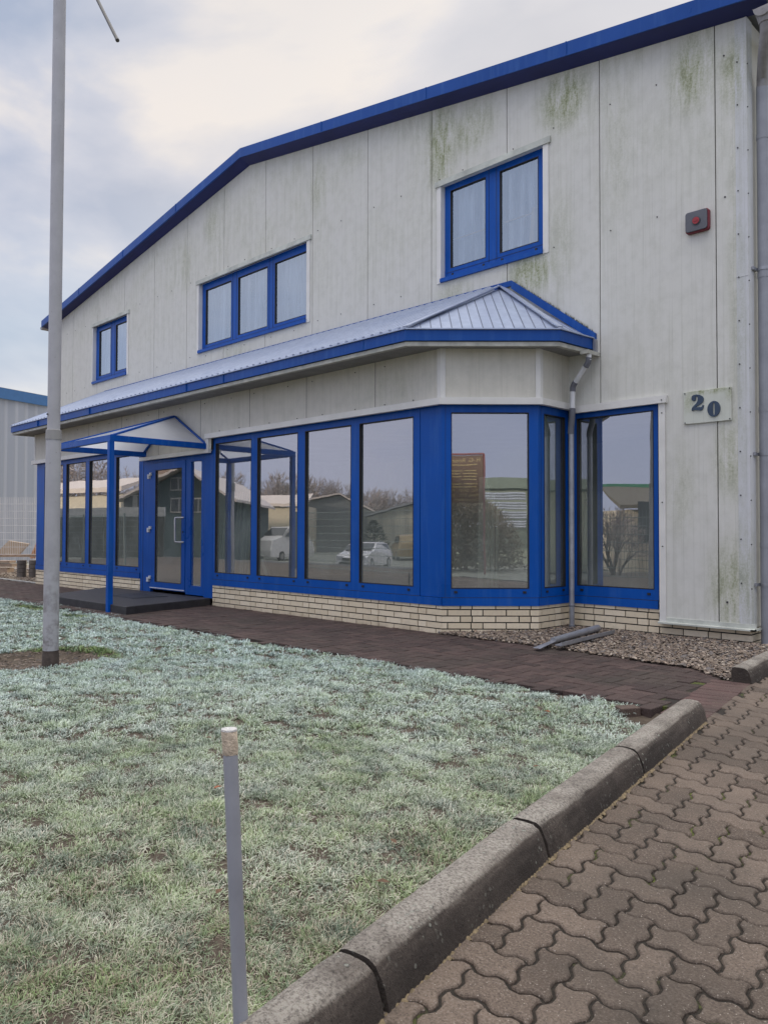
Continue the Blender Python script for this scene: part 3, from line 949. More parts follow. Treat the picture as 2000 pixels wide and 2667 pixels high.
# hip caps
for a, b in ((E1, AR), (E2, AR), (E0, AL)):
    m_ = MB()
    off = Vector((0, 0, 0.038))
    m_.bar(a + off, b + off, 0.07, 0.012)
    m_.build('hip_cap', MT['roof'], rr)
# edge strip above the fascia
m_ = MB()
def offp(i, d): 
    return None
for a, b in ((E0, E1), (E1, E2), (E2, E3)):
    d = (b - a).normalized(); nn = Vector((d.y, -d.x, 0))
    m_.bar(a - nn * 0.01 + Vector((0, 0, 0.012)), b - nn * 0.01 + Vector((0, 0, 0.012)), 0.06, 0.012)
m_.build('drip_edge', MT['roof'], rr)
# fascia
def eave_poly(o, z):
    out_ = []
    P = [E00, E0, E1, E2, E3]
    n = len(P)
    dirs = [(P[i + 1] - P[i]).normalized() for i in range(n - 1)]
    nr = [Vector((d.y, -d.x, 0)).normalized() for d in dirs]
    for i in range(n):
        if i == 0: q = P[0] + nr[0] * o
        elif i == n - 1: q = P[-1] + nr[-1] * o
        else:
            a, b = nr[i - 1], nr[i]
            q = P[i] + (a + b) * (o / (1 + a.dot(b)))
        out_.append(Vector((q.x, q.y, z)))
    return out_
def eave_band(mb, o0, o1, z0, z1):
    A = eave_poly(o0, z0); Bq = eave_poly(o1, z0)
    for i in range(4):
        vs = [A[i], A[i + 1], Bq[i + 1], Bq[i]]
        vs = vs + [Vector((v.x, v.y, z1)) for v in vs]
        mb.raw(vs, [(3, 2, 1, 0), (4, 5, 6, 7), (3, 7, 6, 2), (0, 1, 5, 4), (0, 4, 7, 3), (1, 2, 6, 5)])
mb = MB(); eave_band(mb, -0.02, 0.0, ZE, ZE1 + 0.003)
fa = mb.build('bay_fascia', MT['blue_faded'], B, fix=True)
for x in (-15.4, -13.15, -10.0, -9.05, -6.3):
    mb = MB(); mb.box(x, x + 0.006, E0.y - 0.026, E0.y + 0.004, ZE + .004, ZE1); mb.build('fascia_joint', MT['blue_faded'], fa)
mb = MB(); eave_band(mb, -0.055, -0.022, ZE - 0.008, ZE)
mb.build('shadow_gap', MT['dark'], B, fix=True)
mb = MB(); eave_band(mb, -0.075, -0.018, ZE - 0.052, ZE - 0.0085)
es = mb.build('eave_gutter', MT['eave_strip'], B, fix=True)
mb = MB()
Q = eave_poly(-0.06, ZE - 0.03)
W_ = [Vector((p[0], p[1], ZE - 0.03)) for p in bay_offset(0.03)]
for i in range(4): mb.face([Q[i], Q[i + 1], W_[i + 1], W_[i]])
mb.build('bay_soffit', MT['soffit'], B)
# flashings against the wall
def flash(pts, name='wall_flashing', ht=0.075, w_=0.03):
    m_ = MB()
    for a, b in zip(pts[:-1], pts[1:]):
        a, b = Vector(a), Vector(b)
        m_.prism([a, b, b + Vector((0, 0, ht)), a + Vector((0, 0, ht))], (0, -w_, 0))
    return m_.build(name, MT['blue_faded'], rr, fix=True)
flash([(-16.25, yc, 4.045), (-5.56, yc, 4.045)], ht=0.065)
flash([(-5.56, yc - 0.002, 4.01), (-4.44, yc - 0.002, 3.175)], ht=0.10, w_=0.034)
m_ = MB(); m_.prism([(-4.46, yc - 0.05, 3.06), (-4.43, yc - 0.05, 3.06), (-4.43, yc - 0.05, 3.20), (-4.46, yc - 0.05, 3.23)], (0, 0.05, 0)); m_.build('end_plate', MT['zinc'], rr, fix=True)
# moss tufts along the flashing
m_ = MB()
for k in range(170):
    tt = random.random() ** 0.8
    x = -5.56 + 1.08 * tt; z = 4.01 - 0.80 * tt + 0.105
    x += random.uniform(-.01, .01)
    h = random.uniform(0.002, 0.018) * (1.6 if 0.55 < tt < 0.68 else 0.8)
    m_.face([(x, yc - 0.004, z - 0.02), (x + 0.012, yc - random.uniform(.004, .03), z - 0.02), (x + random.uniform(-.01, .02), yc - 0.015, z + h)])
tag(m_.build('moss', simple('moss_dry', (0.16, 0.16, 0.11), 0.9, 0, 0.4, 30), rr), kind='stuff')

# ---- bay drainpipe
dp = MB(); dp.tube([(-4.70, 7.63, -0.02), (-4.70, 7.63, 2.22)], 0.029, 16)
dpo = dp.build('bay_drainpipe', MT['zinc'], B, smooth=True)
for a, b in (((-4.665, 7.6, 2.46), (-4.662, 7.6, 2.66)), ((-4.645, 7.6, 2.72), (-4.475, 7.56, 2.90)), ((-4.43, 7.55, 2.95), (-4.43, 7.55, 3.05))):
    m_ = MB(); m_.tube([a, b], 0.028, 16); m_.build('pipe_length', MT['white_pipe'], dpo, smooth=True)
m_ = MB(); m_.tube([(-4.705, 7.63, 2.18), (-4.70, 7.625, 2.25), (-4.68, 7.61, 2.33), (-4.665, 7.6, 2.46)], 0.034, 16); m_.build('pipe_elbow', MT['dark_elbow'], dpo, smooth=True)
m_ = MB(); m_.tube([(-4.662, 7.6, 2.645), (-4.660, 7.6, 2.69), (-4.64, 7.595, 2.725), (-4.62, 7.59, 2.745)], 0.032, 16); m_.build('pipe_elbow', MT['dark_elbow'], dpo, smooth=True)
m_ = MB(); m_.tube([(-4.475, 7.56, 2.89), (-4.44, 7.55, 2.925), (-4.43, 7.55, 2.98)], 0.032, 16); m_.build('pipe_elbow', MT['dark_elbow'], dpo, smooth=True)
for z in (0.27, 0.05):
    m_ = MB(); m_.tube([(-4.70, 7.63, z), (-4.70, 7.63, z + 0.018)], 0.036, 16); m_.build('pipe_collar', MT['dark_elbow'], dpo, smooth=True)
m_ = MB(); m_.box(-4.50, -4.40, yc - 0.25, yc - 0.0, 3.015, 3.055); m_.build('gutter_outlet', MT['eave_strip'], dpo)

# ---- eaves gutter and drainpipe at the right corner
def half_gutter(x, y0, y1, z, r, name, mat):
    m_ = MB(); n = 14
    ang = [math.pi + math.pi * k / n for k in range(n + 1)]
    def ringp(y, rr_): return [(x + rr_ * math.cos(a), y, z + rr_ * math.sin(a)) for a in ang]
    o0, o1, i0, i1 = ringp(y0, r), ringp(y1, r), ringp(y0, r - .006), ringp(y1, r - .006)
    for k in range(n):
        m_.face([o0[k], o0[k + 1], o1[k + 1], o1[k]]); m_.face([i0[k + 1], i0[k], i1[k], i1[k + 1]])
    m_.face(o0)
    m_.tube([(x + r, y0, z), (x + r, y1, z)], 0.011, 8)
    m_.tube([(x - r, y0, z), (x - r, y1, z)], 0.005, 6)
    return m_.build(name, mat, B, smooth=True)
gt = half_gutter(-2.60, yv - 0.02, 25.5, 5.955, 0.085, 'eaves_gutter', MT['gutter'])
half_gutter(-19.32, yv + 0.02, 25.5, 6.03, 0.07, 'eaves_gutter', MT['gutter'])
m_ = MB()
m_.tube([(-2.60, 7.60, 5.93), (-2.60, 7.60, 5.83)], 0.075, 18, True, [0.088, 0.06])
m_.tube([(-2.60, 7.60, 5.85), (-2.61, 7.62, 5.74), (-2.68, 7.76, 5.62), (-2.74, 7.90, 5.50), (-2.75, 7.92, 5.38)], 0.052, 18)
m_.build('gutter_outlet', MT['gutter'], gt, smooth=True)
m_ = MB(); m_.tube([(-2.75, 7.92, -0.05), (-2.75, 7.92, 5.42)], 0.055, 24)
bp_ = m_.build('corner_drainpipe', MT['grey_pipe'], B, smooth=True)
for z in (0.95, 2.25, 3.55, 4.9):
    m_ = MB(); m_.tube([(-2.75, 7.92, z), (-2.75, 7.92, z + 0.05)], 0.0585, 24); m_.build('pipe_socket', MT['grey_pipe'], bp_, smooth=True)
for z in (0.58, 1.83, 3.62):
    m_ = MB(); m_.box(-2.822, -2.80, 7.80, 7.89, z, z + 0.03); m_.tube([(-2.75, 7.92, z), (-2.75, 7.92, z + 0.03)], 0.060, 24); m_.build('pipe_bracket', MT['zinc'], bp_, smooth=True)

# ---- alarm box, number plate
ab = MB()
def rrect(cx, cz, w_, h_, r, n=6):
    p = []
    for qx, qz, a0 in ((1, -1, -90), (1, 1, 0), (-1, 1, 90), (-1, -1, 180)):
        for k in range(n + 1):
            a = R(a0 + 90 * k / n)
            p.append((cx + qx * (w_ / 2 - r) + r * math.cos(a), cz + qz * (h_ / 2 - r) + r * math.sin(a)))
    return p
acx, acz = -3.30, 4.192
ab.prism([(x, yc - 0.001, z) for x, z in rrect(acx, acz, 0.235, 0.215, 0.03)], (0, -0.045, 0))
alo = ab.build('alarm_box', simple('alarm_red', (0.16, 0.010, 0.022), 0.45), B, fix=True, bevel=0.004)
alo['label'] = 'square grey and red alarm box high on the right of the wall'
m_ = MB(); m_.prism([(x, yc - 0.046, z) for x, z in rrect(acx - .003, acz + .003, 0.218, 0.198, 0.026)], (0, -0.016, 0)); m_.build('front_cover', simple('alarm_grey', (0.10, 0.105, 0.125), 0.5), alo, fix=True, bevel=0.003)
m_ = MB(); m_.tube([(acx, yc - 0.06, acz), (acx, yc - 0.071, acz)], 0.042, 24); m_.build('button_ring', simple('alarm_ring', (0.06, 0.06, 0.07), 0.5), alo, smooth=True)
m_ = MB(); m_.tube([(acx, yc - 0.071, acz), (acx, yc - 0.076, acz)], 0.034, 24); m_.build('button', simple('alarm_button', (0.33, 0.02, 0.03), 0.4), alo, smooth=True)
m_ = MB(); m_.box(acx - 0.02, acx + 0.02, yc - 0.0785, yc - 0.076, acz - 0.009, acz + 0.009); m_.build('button_label', simple('alarm_label', (0.28, 0.02, 0.025), 0.4), alo)

plate_m = cladding_mat('plate_paint', (0.60, 0.62, 0.56), [(-3.2, 7.70, 2.5, 0.3, 0.06, 1.0), (-3.42, 7.70, 2.4, 0.08, 0.15, 0.6), (-3.0, 7.7, 2.45, 0.06, 0.1, 0.7)])
m_ = MB(); m_.box(-3.46, -2.99, yc - 0.022, yc - 0.002, 2.178, 2.502)
npl = m_.build('house_number_plate', plate_m, B, bevel=0.003)
npl['label'] = 'pale number plate with the dark numerals 20'
two = [(-3.374, 2.434), (-3.369, 2.451), (-3.355, 2.461), (-3.326, 2.464), (-3.292, 2.457), (-3.267, 2.441), (-3.254, 2.42), (-3.255, 2.399), (-3.263, 2.38), (-3.278, 2.367), (-3.306, 2.353), (-3.327, 2.344), (-3.331, 2.337), (-3.306, 2.335), (-3.279, 2.334), (-3.268, 2.339), (-3.263, 2.352), (-3.253, 2.351), (-3.257, 2.324), (-3.264, 2.309), (-3.279, 2.300), (-3.3, 2.301), (-3.328, 2.309), (-3.352, 2.311), (-3.37, 2.305), (-3.374, 2.316), (-3.368, 2.336), (-3.35, 2.355), (-3.329, 2.373), (-3.315, 2.396), (-3.309, 2.419), (-3.314, 2.441), (-3.323, 2.446), (-3.332, 2.442), (-3.33, 2.422), (-3.335, 2.407), (-3.348, 2.402), (-3.363, 2.405), (-3.373, 2.418)]
numm = simple('numeral_slate', (0.030, 0.055, 0.10), 0.5)
def tess_prism(poly, y0, y1, name, mat, parent):
    from mathutils.geometry import tessellate_polygon
    tri = tessellate_polygon([[Vector((p[0], p[1], 0)) for p in poly]])
    m_ = MB(); n = len(poly)
    vs = [(p[0], y0, p[1]) for p in poly] + [(p[0], y1, p[1]) for p in poly]
    fs = [tuple(t_) for t_ in tri] + [(i, (i + 1) % n, n + (i + 1) % n, n + i) for i in range(n)]
    m_.raw(vs, fs)
    return m_.build(name, mat, parent)
tess_prism(two, yc - 0.034, yc - 0.022, 'numeral', numm, npl)
m_ = MB(); n = 40
oc, ic = [], []
for k in range(n):
    a = 2 * math.pi * k / n
    oc.append((-3.1535 + 0.062 * math.cos(a), 2.3025 + 0.0775 * math.sin(a)))
    ca, sa = math.cos(a), math.sin(a)
    ic.append((-3.1535 + 0.0095 * math.copysign(abs(ca) ** 0.4, ca), 2.3025 + 0.058 * math.copysign(abs(sa) ** 0.5, sa)))
for k in range(n):
    j = (k + 1) % n
    y0, y1 = yc - 0.034, yc - 0.022
    f3 = lambda p, y_: (p[0], y_, p[1])
    m_.face([f3(oc[k], y0), f3(oc[j], y0), f3(ic[j], y0), f3(ic[k], y0)])
    m_.face([f3(oc[k], y1), f3(oc[j], y1), f3(oc[j], y0), f3(oc[k], y0)])
    m_.face([f3(ic[j], y1), f3(ic[k], y1), f3(ic[k], y0), f3(ic[j], y0)])
m_.build('numeral', numm, npl)
for x, z in ((-3.445, 2.485), (-3.003, 2.487), (-3.445, 2.19), (-3.003, 2.192)): screw(x, yc - 0.022, z, 0.9)

# ---- door canopy
cx0, cx1, cy0, cz0, cz1 = -12.02, -10.10, 4.88, 2.31, 2.392
CA = B
m_ = MB()
yb = yF - 0.036
m_.box(cx0, cx1, cy0, cy0 + 0.06, cz0, cz1)                  # front beam
m_.box(cx1 - 0.06, cx1, cy0 + 0.06, yb, cz0 + 0.0, cz1)      # right beam
m_.box(cx0, cx0 + 0.06, cy0 + 0.06, yb, cz0, cz1)            # left beam
ap0, ap1 = Vector((-11.16, yb - 0.03, 2.885)), Vector((-11.02, yb - 0.03, 2.885))
K1, K0 = Vector((cx1 - 0.02, cy0 + 0.03, cz1 - 0.01)), Vector((cx0 + 0.02, cy0 + 0.03, cz1 - 0.01))
A1, A0 = Vector((cx1 - 0.02, yb - 0.03, cz1 - 0.01)), Vector((cx0 + 0.02, yb - 0.03, cz1 - 0.01))
for a, b in ((K1, ap1), (K0, ap0), (A1, ap1), (A0, ap0), (ap0, ap1)):
    m_.bar(a, b, 0.035, 0.035)
can = m_.build('door_canopy', MT['blue'], B)
def poly_mat():
    m, nt, b = new_mat('frosted_sheet'); t = NT(nt)
    c = t.mix(t.rng(t.noise(2.0, 5, 0.6), 0.3, 0.7), (0.56, 0.57, 0.60), (0.74, 0.76, 0.80))
    t.l(c, b.inputs['Base Color']); b.inputs['Roughness'].default_value = 0.35
    tl = t.n('ShaderNodeBsdfTranslucent'); tl.inputs['Color'].default_value = (0.85, 0.87, 0.9, 1)
    ms = t.n('ShaderNodeMixShader'); ms.inputs[0].default_value = 0.55
    t.l(b.outputs[0], ms.inputs[1]); t.l(tl.outputs[0], ms.inputs[2])
    t.l(ms.outputs[0], nt.nodes['Material Output'].inputs['Surface'])
    return m
MT['poly'] = poly_mat()
for f in ([K0, K1, ap1, ap0], [K1, A1, ap1], [A0, K0, ap0]):
    m_ = MB(); m_.face(f); m_.build('roof_sheet', MT['poly'], can)
m_ = MB(); m_.box(cx1 - 0.075, cx1 - 0.005, cy0 - 0.004, cy0 + 0.066, -0.05, cz0 + 0.01)
cp = m_.build('post', MT['blue'], can, bevel=0.004)
m_ = MB(); m_.box(cx0 + 0.005, cx0 + 0.075, cy0 - 0.004, cy0 + 0.066, -0.05, cz0 + 0.01)
m_.build('post', MT['blue'], can, bevel=0.004)

# ================================================================== GROUND
def soil_mat():
    m, nt, b = new_mat('ground_earth'); t = NT(nt)
    p = t.pos()
    a = t.noise(14, 8, 0.7); bn = t.noise(1.1, 5, 0.6)
    c = t.mix(t.rng(a, 0.3, 0.7), (0.045, 0.032, 0.022), (0.12, 0.095, 0.07))
    t.l(c, b.inputs['Base Color']); b.inputs['Roughness'].default_value = 0.95
    t.bump(a, 0.8, 0.02, b)
    return m
MT['soil'] = soil_mat()
def verge_mat():
    m, nt, b = new_mat('far_ground'); t = NT(nt)
    a = t.noise(3, 8, 0.7)
    t.l(t.mix(t.rng(a, 0.3, 0.7), (0.10, 0.11, 0.08), (0.30, 0.31, 0.27)), b.inputs['Base Color']); b.inputs['Roughness'].default_value = 0.95
    return m
# one big sheet, gently falling away on the street side
m_ = MB()
xs = [-400, -120, -70, -40, -26, -18, -12, -6, 0, 6, 14, 40, 120, 400]
ys = [-400, -120, -60, -34, -22, -14, -8, -4, 0, 4, 8, 30, 120, 400]
def gzz(x, y):
    d = max(0.0, -y - 4 - 0.25 * (x + 10) * 0)
    return -0.14 - min(0.85, 0.85 * min(1.0, d / 16.0))
idx = {}
for i, x in enumerate(xs):
    for j, yy in enumerate(ys):
        idx[i, j] = len(m_.v); m_.v.append((x, yy, gzz(x, yy)))
for i in range(len(xs) - 1):
    for j in range(len(ys) - 1):
        m_.f.append((idx[i, j], idx[i + 1, j], idx[i + 1, j + 1], idx[i, j + 1])); m_.m.append(0)
tag(m_.build('ground', verge_mat(), smooth=True), 'frosted ground around the plot', kind='structure')

# kerb reference line (outer foot of the kerb)
def kx(y):                     # x of the kerb foot at y
    pts = [(-6, 0.25), (0.29, -1.06), (1.288, -1.276), (2.28, -1.493), (3.365, -1.70), (4.595, -1.932), (5.907, -2.158), (6.62, -2.294), (14, -3.6 + 1.9)]
    for (a, xa), (b, xb) in zip(pts[:-1], pts[1:]):
        if a <= y <= b: return xa + (xb - xa) * (y - a) / (b - a)
    return pts[0][1] if y < pts[0][0] else pts[-1][1]

# lawn bed
HC = Vector((-6.97, 2.72)); HR = 0.50
def lawn_h(x, y):
    h = 0.018 * mnoise.noise(Vector((x * 0.9, y * 0.9, 0))) + 0.008 * mnoise.noise(Vector((x * 3.1, y * 3.1, 3)))
    h -= 0.025
    d = math.hypot((x - HC.x), (y - HC.y))
    if d < HR: h -= 0.05 * min(1, (HR - d) / 0.12)
    # trodden hollow beside the kerb and at the corner pit
    k = kx(y) - 0.16
    if y < 4.7:
        dk = k - x
        if dk < 0.12: h -= 0.045 * (1 - max(0, dk) / 0.12)
    dp_ = math.hypot(x + 2.25, y - 4.50)
    if dp_ < 0.30: h -= 0.07 * (1 - dp_ / 0.30)
    return h
def lawn_back(x):
    if -12.25 < x < -9.62: return 4.90
    return 4.70
m_ = MB()
gx = np.concatenate([np.arange(-30, -12, 0.6), np.arange(-12, -0.9, 0.075)])
gy = np.concatenate([np.arange(-4, 0, 0.4), np.arange(0, 4.95, 0.075)])
ids = {}
for i, x in enumerate(gx):
    for j, yy in enumerate(gy):
        xr_ = min(x, kx(yy) - 0.13); yr = min(yy, 4.93 if -12.3 < x < -9.6 else 4.72)
        ids[i, j] = len(m_.v); m_.v.append((xr_, yr, lawn_h(xr_, yr)))
for i in range(len(gx) - 1):
    for j in range(len(gy) - 1):
        q = (ids[i, j], ids[i + 1, j], ids[i + 1, j + 1], ids[i, j + 1])
        if m_.v[q[1]][0] - m_.v[q[0]][0] < 1e-5 and m_.v[q[2]][0] - m_.v[q[3]][0] < 1e-5: continue
        if m_.v[q[3]][1] - m_.v[q[0]][1] < 1e-5: continue
        m_.f.append(q); m_.m.append(0)
tag(m_.build('lawn_soil', MT['soil'], smooth=True), 'dark soil under the frosted lawn', kind='structure')

# ---- wavy interlocking pavers (herringbone)
def paver_mat(name, c0, c1, spk=0.5):
    m, nt, b = new_mat(name); t = NT(nt)
    at = t.n('ShaderNodeAttribute'); at.attribute_name = 'rnd'
    p = t.pos()
    c = t.mix(at.outputs['Fac'], c0, c1)
    g = t.noise(150, 5, 0.75); g2 = t.noise(18, 6, 0.7); g3 = t.noise(1.5, 4, 0.5)
    c = t.mix(t.rng(g, 0.52, 0.72, 0, spk), c, (0.36, 0.31, 0.27))
    c = t.mix(t.rng(g, 0.48, 0.34, 0, 0.75), c, (0.030, 0.024, 0.021))
    c = t.mix(t.rng(g2, 0.5, 0.8, 0, 0.45), c, (0.07, 0.06, 0.05))
    c = t.mix(t.rng(g3, 0.46, 0.66, 0, 0.55), c, (0.05, 0.043, 0.035))
    vz_ = t.n('ShaderNodeTexVoronoi'); vz_.inputs['Scale'].default_value = 70; t.l(p, vz_.inputs['Vector'])
    c = t.mix(t.rng(vz_.outputs['Distance'], 0.13, 0.09, 0, 0.7), c, (0.44, 0.39, 0.34))
    t.l(c, b.inputs['Base Color'])
    b.inputs['Roughness'].default_value = 0.8
    b.inputs['Specular IOR Level'].default_value = 0.35
    h = t.math('ADD', g, t.math('MULTIPLY', g2, 0.8))
    t.bump(h, 0.9, 0.0035, b)
    return m
def herringbone(cells):
    """yields (i,j,horizontal) dominoes covering the cell range"""
    (i0, i1), (j0, j1) = cells
    for i in range(i0, i1):
        for j in range(j0, j1):
            k = (i - j) % 4
            if k == 0: yield i, j, True
            elif k == 3: yield i, j, False      # vertical: covers (i,j),(i,j+1)?
def domino_outline(i, j, horiz, u, amp, n=8):
    if horiz: path = [(i, j, 1, 0), (i + 1, j, 1, 0), (i + 2, j, 0, 1), (i + 2, j + 1, -1, 0), (i + 1, j + 1, -1, 0), (i, j + 1, 0, -1)]
    else: path = [(i, j, 1, 0), (i + 1, j, 0, 1), (i + 1, j + 1, 0, 1), (i + 1, j + 2, -1, 0), (i, j + 2, 0, -1), (i, j + 1, 0, -1)]
    pts = []
    for (x, y_, dx, dy) in path:
        m = n if amp else 1
        for k in range(m):
            t_ = k / m
            px, py = x + dx * t_, y_ + dy * t_
            if amp:
                s_ = px if dx else py
                f = s_ - math.floor(s_)
                wv = max(-1, min(1, 1.35 * math.sin(2 * math.pi * f)))
                if dx: py -= wv * amp / u
                else: px += wv * amp / u
            pts.append((px * u, py * u))
    return pts
def inset(pts, d):
    n = len(pts); out_ = []
    for k in range(n):
        a, b, c = Vector(pts[k - 1]), Vector(pts[k]), Vector(pts[(k + 1) % n])
        e1, e2 = (b - a).normalized(), (c - b).normalized()
        n1, n2 = Vector((-e1.y, e1.x)), Vector((-e2.y, e2.x))
        q = n1 + n2
        if q.length < 1e-4: q = n1
        q = q / max(0.6, (1 + n1.dot(n2)))
        out_.append(tuple(b + q * d))
    return out_
def drive_map(px, py, u):      # the laid pattern drifts and spreads slightly towards the building
    i, j = px / u - 1, py / u - 4
    X = -1.176 + i * 0.0869 - j * 0.0129; Y = 2.563 + i * 0.0207 + j * 0.0988
    d, s = (Y - X) * .7071, (Y + X) * .7071
    Z = max(-0.12, min(0.26, 0.135 * (d - 1.95) - 0.10 * (s - 0.6)))
    k = 1.1 / (1.1 - Z)
    return X * k, Y * k
def paving(name, origin, ang, u, amp, cells, keep, mat, z, gap, bev, drop, zj=0.004, tilt=0.0, fmap=None):
    c, s_ = math.cos(ang), math.sin(ang)
    mb = MB(); rv = []
    for (i, j, hz) in herringbone(cells, amp > 0):
        cxm = (i + (1 if hz else .5)) * u; cym = (j + (.5 if hz else 1)) * u
        wx, wy = fmap(cxm, cym, u) if fmap else (origin[0] + cxm * c - cym * s_, origin[1] + cxm * s_ + cym * c)
        if not keep(wx, wy): continue
        ol = domino_outline(i, j, hz, u, amp)
        A = inset(ol, gap); Bq = inset(ol, gap + bev * 0.45); Cq = inset(ol, gap + bev)
        dz = random.uniform(-zj, zj); tx, ty = random.uniform(-tilt, tilt), random.uniform(-tilt, tilt)
        n = len(ol); vs = []
        for P_, zz in ((A, z - drop), (A, z - bev * 0.9), (Bq, z - bev * 0.3), (Cq, z)):
            for (px, py) in P_:
                wq = fmap(px, py, u) if fmap else (origin[0] + px * c - py * s_, origin[1] + px * s_ + py * c)
                vs.append((wq[0], wq[1], zz + dz + (px - cxm) * tx + (py - cym) * ty))
        fs = []
        for l_ in range(3):
            for k in range(n):
                k2 = (k + 1) % n
                fs.append((l_ * n + k, l_ * n + k2, (l_ + 1) * n + k2, (l_ + 1) * n + k))
        fs.append(tuple(3 * n + k for k in range(n)))
        mb.raw(vs, fs); rv += [random.random()] * len(fs)
    o = mb.build(name, mat)
    add_attr(o, 'rnd', rv)
    return o
# check of the herringbone pairing is by construction: rows step by one
def herringbone(cells, mirror=False):
    (i0, i1), (j0, j1) = cells
    for j in range(j0, j1):
        for i in range(i0, i1):
            if mirror:
                k = (i + j) % 4
                if k == 0: yield i, j, True
                elif k == 2: yield i, j, False
            else:
                k = (i - j) % 4
                if k == 0: yield i, j, True
                elif k == 3: yield i, j, False
DRIVE = Vector((-1.276, 1.288))
dr_mat = paver_mat('driveway_pavers', (0.096, 0.071, 0.054), (0.175, 0.133, 0.103), 0.60)
drv = paving('driveway', (-1.098, 2.592), R(1.0), 0.1125, 0.0108, ((-30, 60), (-40, 70)),
             lambda x, y: kx(y) - 0.075 < x < kx(y) + (3.6 if y < 5 else 2.6) and -0.2 < y < 8.6, dr_mat, 0.0, 0.0048, 0.0065, 0.02, 0.0022, 0.012, drive_map)
tag(drv, 'wavy interlocking brown grey concrete pavers of the driveway', kind='structure')
def joint_mat():
    m, nt, b = new_mat('mossy_joint'); t = NT(nt)
    a = t.noise(2.2, 4, 0.6); g = t.noise(90, 5, 0.7)
    c = t.mix(t.rng(g, 0.3, 0.7), (0.010, 0.008, 0.006), (0.036, 0.028, 0.020))
    mm = t.math('MULTIPLY', t.rng(a, 0.54, 0.62), t.rng(g, 0.40, 0.55))
    c = t.mix(mm, c, (0.12, 0.15, 0.02))
    t.l(c, b.inputs['Base Color']); b.inputs['Roughness'].default_value = 0.95
    t.bump(g, 0.8, 0.006, b)
    return m
m_ = MB()
for k in range(40):
    y0, y1 = -0.3 + k * 0.23, -0.3 + (k + 1) * 0.23
    m_.face([(kx(y0) - 0.02, y0, -0.0085), (kx(y0) + 4, y0, -0.0085), (kx(y1) + 4, y1, -0.0085), (kx(y1) - 0.02, y1, -0.0085)])
tag(m_.build('driveway_bed', joint_mat()), 'mossy sand between the driveway pavers', kind='structure')
# sandy mortar bead at the foot of the kerb
m_ = MB()
yy = -0.2
while yy < 4.55:
    w_ = random.uniform(0.003, 0.016); h_ = random.uniform(0.002, 0.007)
    m_.raw([(kx(yy) - 0.01, yy, 0.002), (kx(yy) + w_, yy, -0.004), (kx(yy + .03) + w_ * random.uniform(.6, 1.2), yy + .03, -0.004), (kx(yy + .03) - 0.01, yy + .03, 0.002), (kx(yy + .015), yy + .015, h_)], [(0, 1, 4), (1, 2, 4), (2, 3, 4), (3, 0, 4)])
    yy += 0.022
tag(m_.build('kerb_sand', simple('yellow_sand', (0.19, 0.145, 0.085), 0.95, 0, 0.5, 60)), 'sand and moss along the foot of the kerb', kind='structure')

# ---- footpath
path_mat = paver_mat('path_bricks', (0.040, 0.025, 0.023), (0.085, 0.054, 0.048), 0.22)
def path_keep(x, y):
    if y > 6.44 - max(0, (x + 4.4)) * 0.10: return False
    if x > kx(y) - 0.30: return False
    return 4.72 < y
pth = paving('path', (-1.9, 4.64), 0.0, 0.1, 0.0, ((-230, 2), (-2, 20)), path_keep, path_mat, 0.0, 0.0032, 0.005, 0.075, 0.003, 0.014)
tag(pth, 'dark red brown herringbone brick path along the shopfront', kind='structure')
m_ = MB()
m_.box(-25, -2.2, 4.80, 6.50, -0.10, -0.0075)
tag(m_.build('path_bed', joint_mat()), 'dark joints of the brick path', kind='structure')
# soldier course at the driveway end of the path
m_ = MB(); rv = []
dk_ = Vector((kx(5.9) - kx(4.6), 1.3)).normalized()
ang = math.atan2(dk_.y, dk_.x) - math.pi / 2
c, s_ = math.cos(ang), math.sin(ang)
for k in range(13):
    y0 = 4.63 + k * 0.101
    bx, by = kx(y0) - 0.012, y0
    dz = random.uniform(-.003, .003)
    vs = []
    for (px, py, pz) in ((-0.27, 0.002, -.07), (-0.002, 0.002, -.07), (-0.002, 0.097, -.07), (-0.27, 0.097, -.07), (-0.27, 0.002, -.003), (-0.002, 0.002, -.003), (-0.002, 0.097, -.003), (-0.27, 0.097, -.003),
                         (-0.267, 0.006, 0.001), (-0.005, 0.006, 0.001), (-0.005, 0.093, 0.001), (-0.267, 0.093, 0.001)):
        vs.append((bx + px * c - py * s_, by + px * s_ + py * c, pz + dz))
    m_.raw(vs, [(0, 1, 5, 4), (1, 2, 6, 5), (2, 3, 7, 6), (3, 0, 4, 7), (4, 5, 9, 8), (5, 6, 10, 9), (6, 7, 11, 10), (7, 4, 8, 11), (8, 9, 10, 11)])
    rv += [0.35 + 0.65 * random.random()] * 9
so_ = m_.build('path_edging', paver_mat('edging_bricks', (0.085, 0.048, 0.045), (0.13, 0.075, 0.068), 0.25))
add_attr(so_, 'rnd', rv)
tag(so_, 'row of red bricks ending the path at the driveway', kind='structure')
# loose edging brick in the corner pit
m_ = MB(); m_.bar((-2.48, 4.56, -0.045), (-2.40, 4.66, -0.04), 0.10, 0.085)
tag(m_.build('paving_brick', paver_mat('loose_brick', (0.11, 0.075, 0.06), (0.15, 0.10, 0.08), 0.4), bevel=0.006), 'single loose paving brick beside the lawn corner at the path edge', 'brick')

